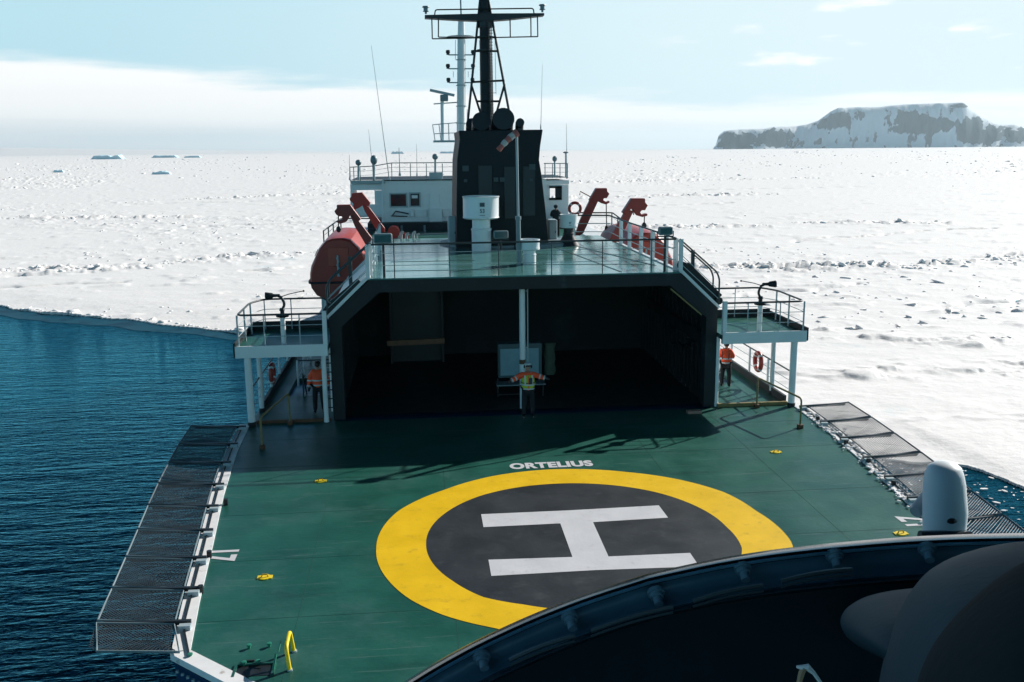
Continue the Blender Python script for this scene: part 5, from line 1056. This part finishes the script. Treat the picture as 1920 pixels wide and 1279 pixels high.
for (p, q_) in [((955, 1238), (1078, 1192)), ((1108, 1183), (1262, 1138)), ((1300, 1127), (1432, 1098)), ((1465, 1090), (1598, 1068))]:
    pts = [near(p[0]+(q_[0]-p[0])*u, p[1]+(q_[1]-p[1])*u-4*math.sin(math.pi*u), .862) for u in np.linspace(0, 1, 9)]
    MB().tube(pts, .0022, 6).build('seal_strip', mat('seal_grey', (.06, .08, .085), .4), hc); pts = [p_-Vector((0, 0, .0055)) for p_ in pts]
    MB().tube(pts, .0012, 5).build('seal_strip', mat('seal_grey', (.06, .08, .085), .4), hc)
# padded cowls on the right hand side of the cockpit
def cowl(name, profile, dist0, dist1, m, n=24):
    # profile: photo outline of the silhouette, swept back towards the pilot
    xs_ = np.array([p[0] for p in profile], float); ys_ = np.array([p[1] for p in profile], float); u = np.linspace(0, len(profile)-1, 40); X_ = np.interp(u, range(len(profile)), xs_); Y_ = np.interp(u, range(len(profile)), ys_)
    k = np.ones(5)/5; X_ = np.convolve(np.pad(X_, 2, mode='edge'), k, 'valid'); Y_ = np.convolve(np.pad(Y_, 2, mode='edge'), k, 'valid')
    cx, cy = X_.mean()+60, Y_.max()+60; rings = []
    for j in range(n):
        t = j/(n-1); a = t*math.pi*.5; sh = math.cos(a); dist = dist0+(dist1-dist0)*math.sin(a)
        rings.append([near(cx+(x-cx)*sh, cy+(y-cy)*sh, dist) for x, y in zip(X_, Y_)])
    return MB().loft([[near(cx+(x-cx)*.98, cy+(y-cy)*.98, dist0*1.12) for x, y in zip(X_, Y_)]]+rings, closed=False, caps=False).build(name, m, hc, smooth=80)
cowl('instrument_cowl', [(1640, 1228), (1600, 1208), (1576, 1182), (1574, 1152), (1600, 1128), (1640, 1112), (1700, 1103), (1760, 1100), (1860, 1110), (1890, 1160), (1890, 1220)], .80, .60, COWL)
cowl('seat_shroud', [(1640, 1330), (1652, 1250), (1668, 1190), (1690, 1135), (1722, 1085), (1760, 1055), (1810, 1035), (1860, 1022), (1920, 1014), (2000, 1012), (2120, 1030), (2200, 1100), (2250, 1300)], .66, .44, COWL)
cowl('seat_back', [(1700, 1400), (1712, 1300), (1735, 1230), (1775, 1170), (1830, 1115), (1880, 1075), (1935, 1045), (2010, 1030), (2120, 1050), (2250, 1150), (2300, 1400)], .42, .28, CAB)
# strap end at the very bottom
t = thing('strap_end', 'small white and tan strap end sticking up from the dark cockpit', 'strap', near(1510, 1290, .5))
MB().tube([near(1497, 1285, .42), near(1503, 1262, .42), near(1508, 1252, .42)], [.0012, .0016, .0014], 6).build('tan_strap', mat('tan_leather', (.42, .26, .16), .7), t)
MB().tube([near(1494, 1250, .42), near(1504, 1252, .42), near(1514, 1251, .42), near(1526, 1262, .42), near(1540, 1282, .42)], [.0006, .0012, .0016, .001, .0008], 6).build('white_strap', EDGE, t)
# white pod on the nose, outside the windscreen
pd = MB(); PDIST = 1.95
spec = [(866, 1772, 6), (869, 1773, 20), (876, 1772, 29), (888, 1771, 34), (905, 1771, 37), (930, 1771, 38.5), (955, 1772, 39.5), (975, 1771, 38.5), (1000, 1770, 37.5), (1012, 1770, 40), (1040, 1770, 44)]
rings = []
for (y, xc, r) in spec:
    c = near(xc, y, PDIST); rr = r/FPX*PDIST; rings.append([c+Vector((math.cos(a)*rr, math.sin(a)*rr, 0)) for a in np.linspace(0, 2*math.pi, 33)[:-1]])
pd.loft(rings); pd.build('probe_pod', POD, hc, smooth=50)
a, b = near(1768, 900, PDIST+.10), near(1716, 961, PDIST+.04); MB().tube([a, a.lerp(b, .93), b], [.0155, .0155, .012], 16).build('probe_arm', mat('pod_arm_grey', (.5, .48, .5), .5), hc, smooth=50)
MB().ball(near(1785, 977, PDIST-.041), .0078, 10, 6, (1.4, .6, .8)).build('drain_hole', BLACK, hc, smooth=60)
MB().tube([near(x_, 1008, PDIST-.04) for x_ in (1725, 1770, 1820)], .014, 10).build('pod_base', CABR, hc, smooth=60)

# unseen sides, roof, bulkhead and floor added round the photographer to shade the cockpit
f0 = Vector((math.sin(YAW), math.cos(YAW), 0))
def hp(r, f, u): return CAM+r0*r+f0*f+Vector((0, 0, u))
def slab(name, pts, vec): MB().prism([hp(*p) for p in pts], vec).build(name, CAB, hc)
slab('cabin_shade_wall', [(1.0, -.9, -1.5), (1.0, 1.68, -1.5), (1.0, 1.68, .45), (1.0, .9, .72), (1.0, .2, .72), (1.0, -.2, -.3), (1.0, -.9, -.3)], r0*.06)  # unseen wall added to keep the sun off the cockpit
slab('cabin_shade_wall', [(-1.15, -.9, -1.5), (-1.15, .8, -1.5), (-1.15, .6, -.3), (-1.15, -.9, -.3)], -r0*.06)
slab('cabin_shade_roof', [(-1.15, -.9, .70), (1.0, -.9, .72), (1.0, -.45, .72), (-1.15, -.45, .72)], Vector((0, 0, .06)))
slab('cabin_shade_bulkhead', [(-1.15, -.9, -1.5), (1.0, -.9, -1.5), (1.0, -.9, -.32), (-1.15, -.9, -.32)], -f0*.06)
slab('cabin_shade_floor', [(-1.15, -.9, -1.5), (1.0, -.9, -1.5), (1.0, 1.2, -1.5), (-1.15, .9, -1.5)], Vector((0, 0, -.06)))
for r_, f_ in ((1.0, -.85), (-1.15, -.85), (1.0, .25)): MB().bar(hp(r_, f_, -.32), hp(r_, f_ if f_ < 0 else .2, .72), .07).build('window_post', CAB, hc)
# ================================================================== HAZE
mh = bpy.data.materials.new('haze_air'); mh.use_nodes = True; t = mh.node_tree; t.nodes.clear()
o_ = t.nodes.new('ShaderNodeOutputMaterial'); v_ = t.nodes.new('ShaderNodeVolumePrincipled'); v_.inputs['Color'].default_value = (.72, .90, 1, 1); v_.inputs['Density'].default_value = 2.7e-5; v_.inputs['Anisotropy'].default_value = 0.3
t.links.new(v_.outputs[0], o_.inputs['Volume'])
tag(MB().box(-21000, 26000, -3100, 37500, SEA-60, 640).build('haze', mh), kind='stuff')
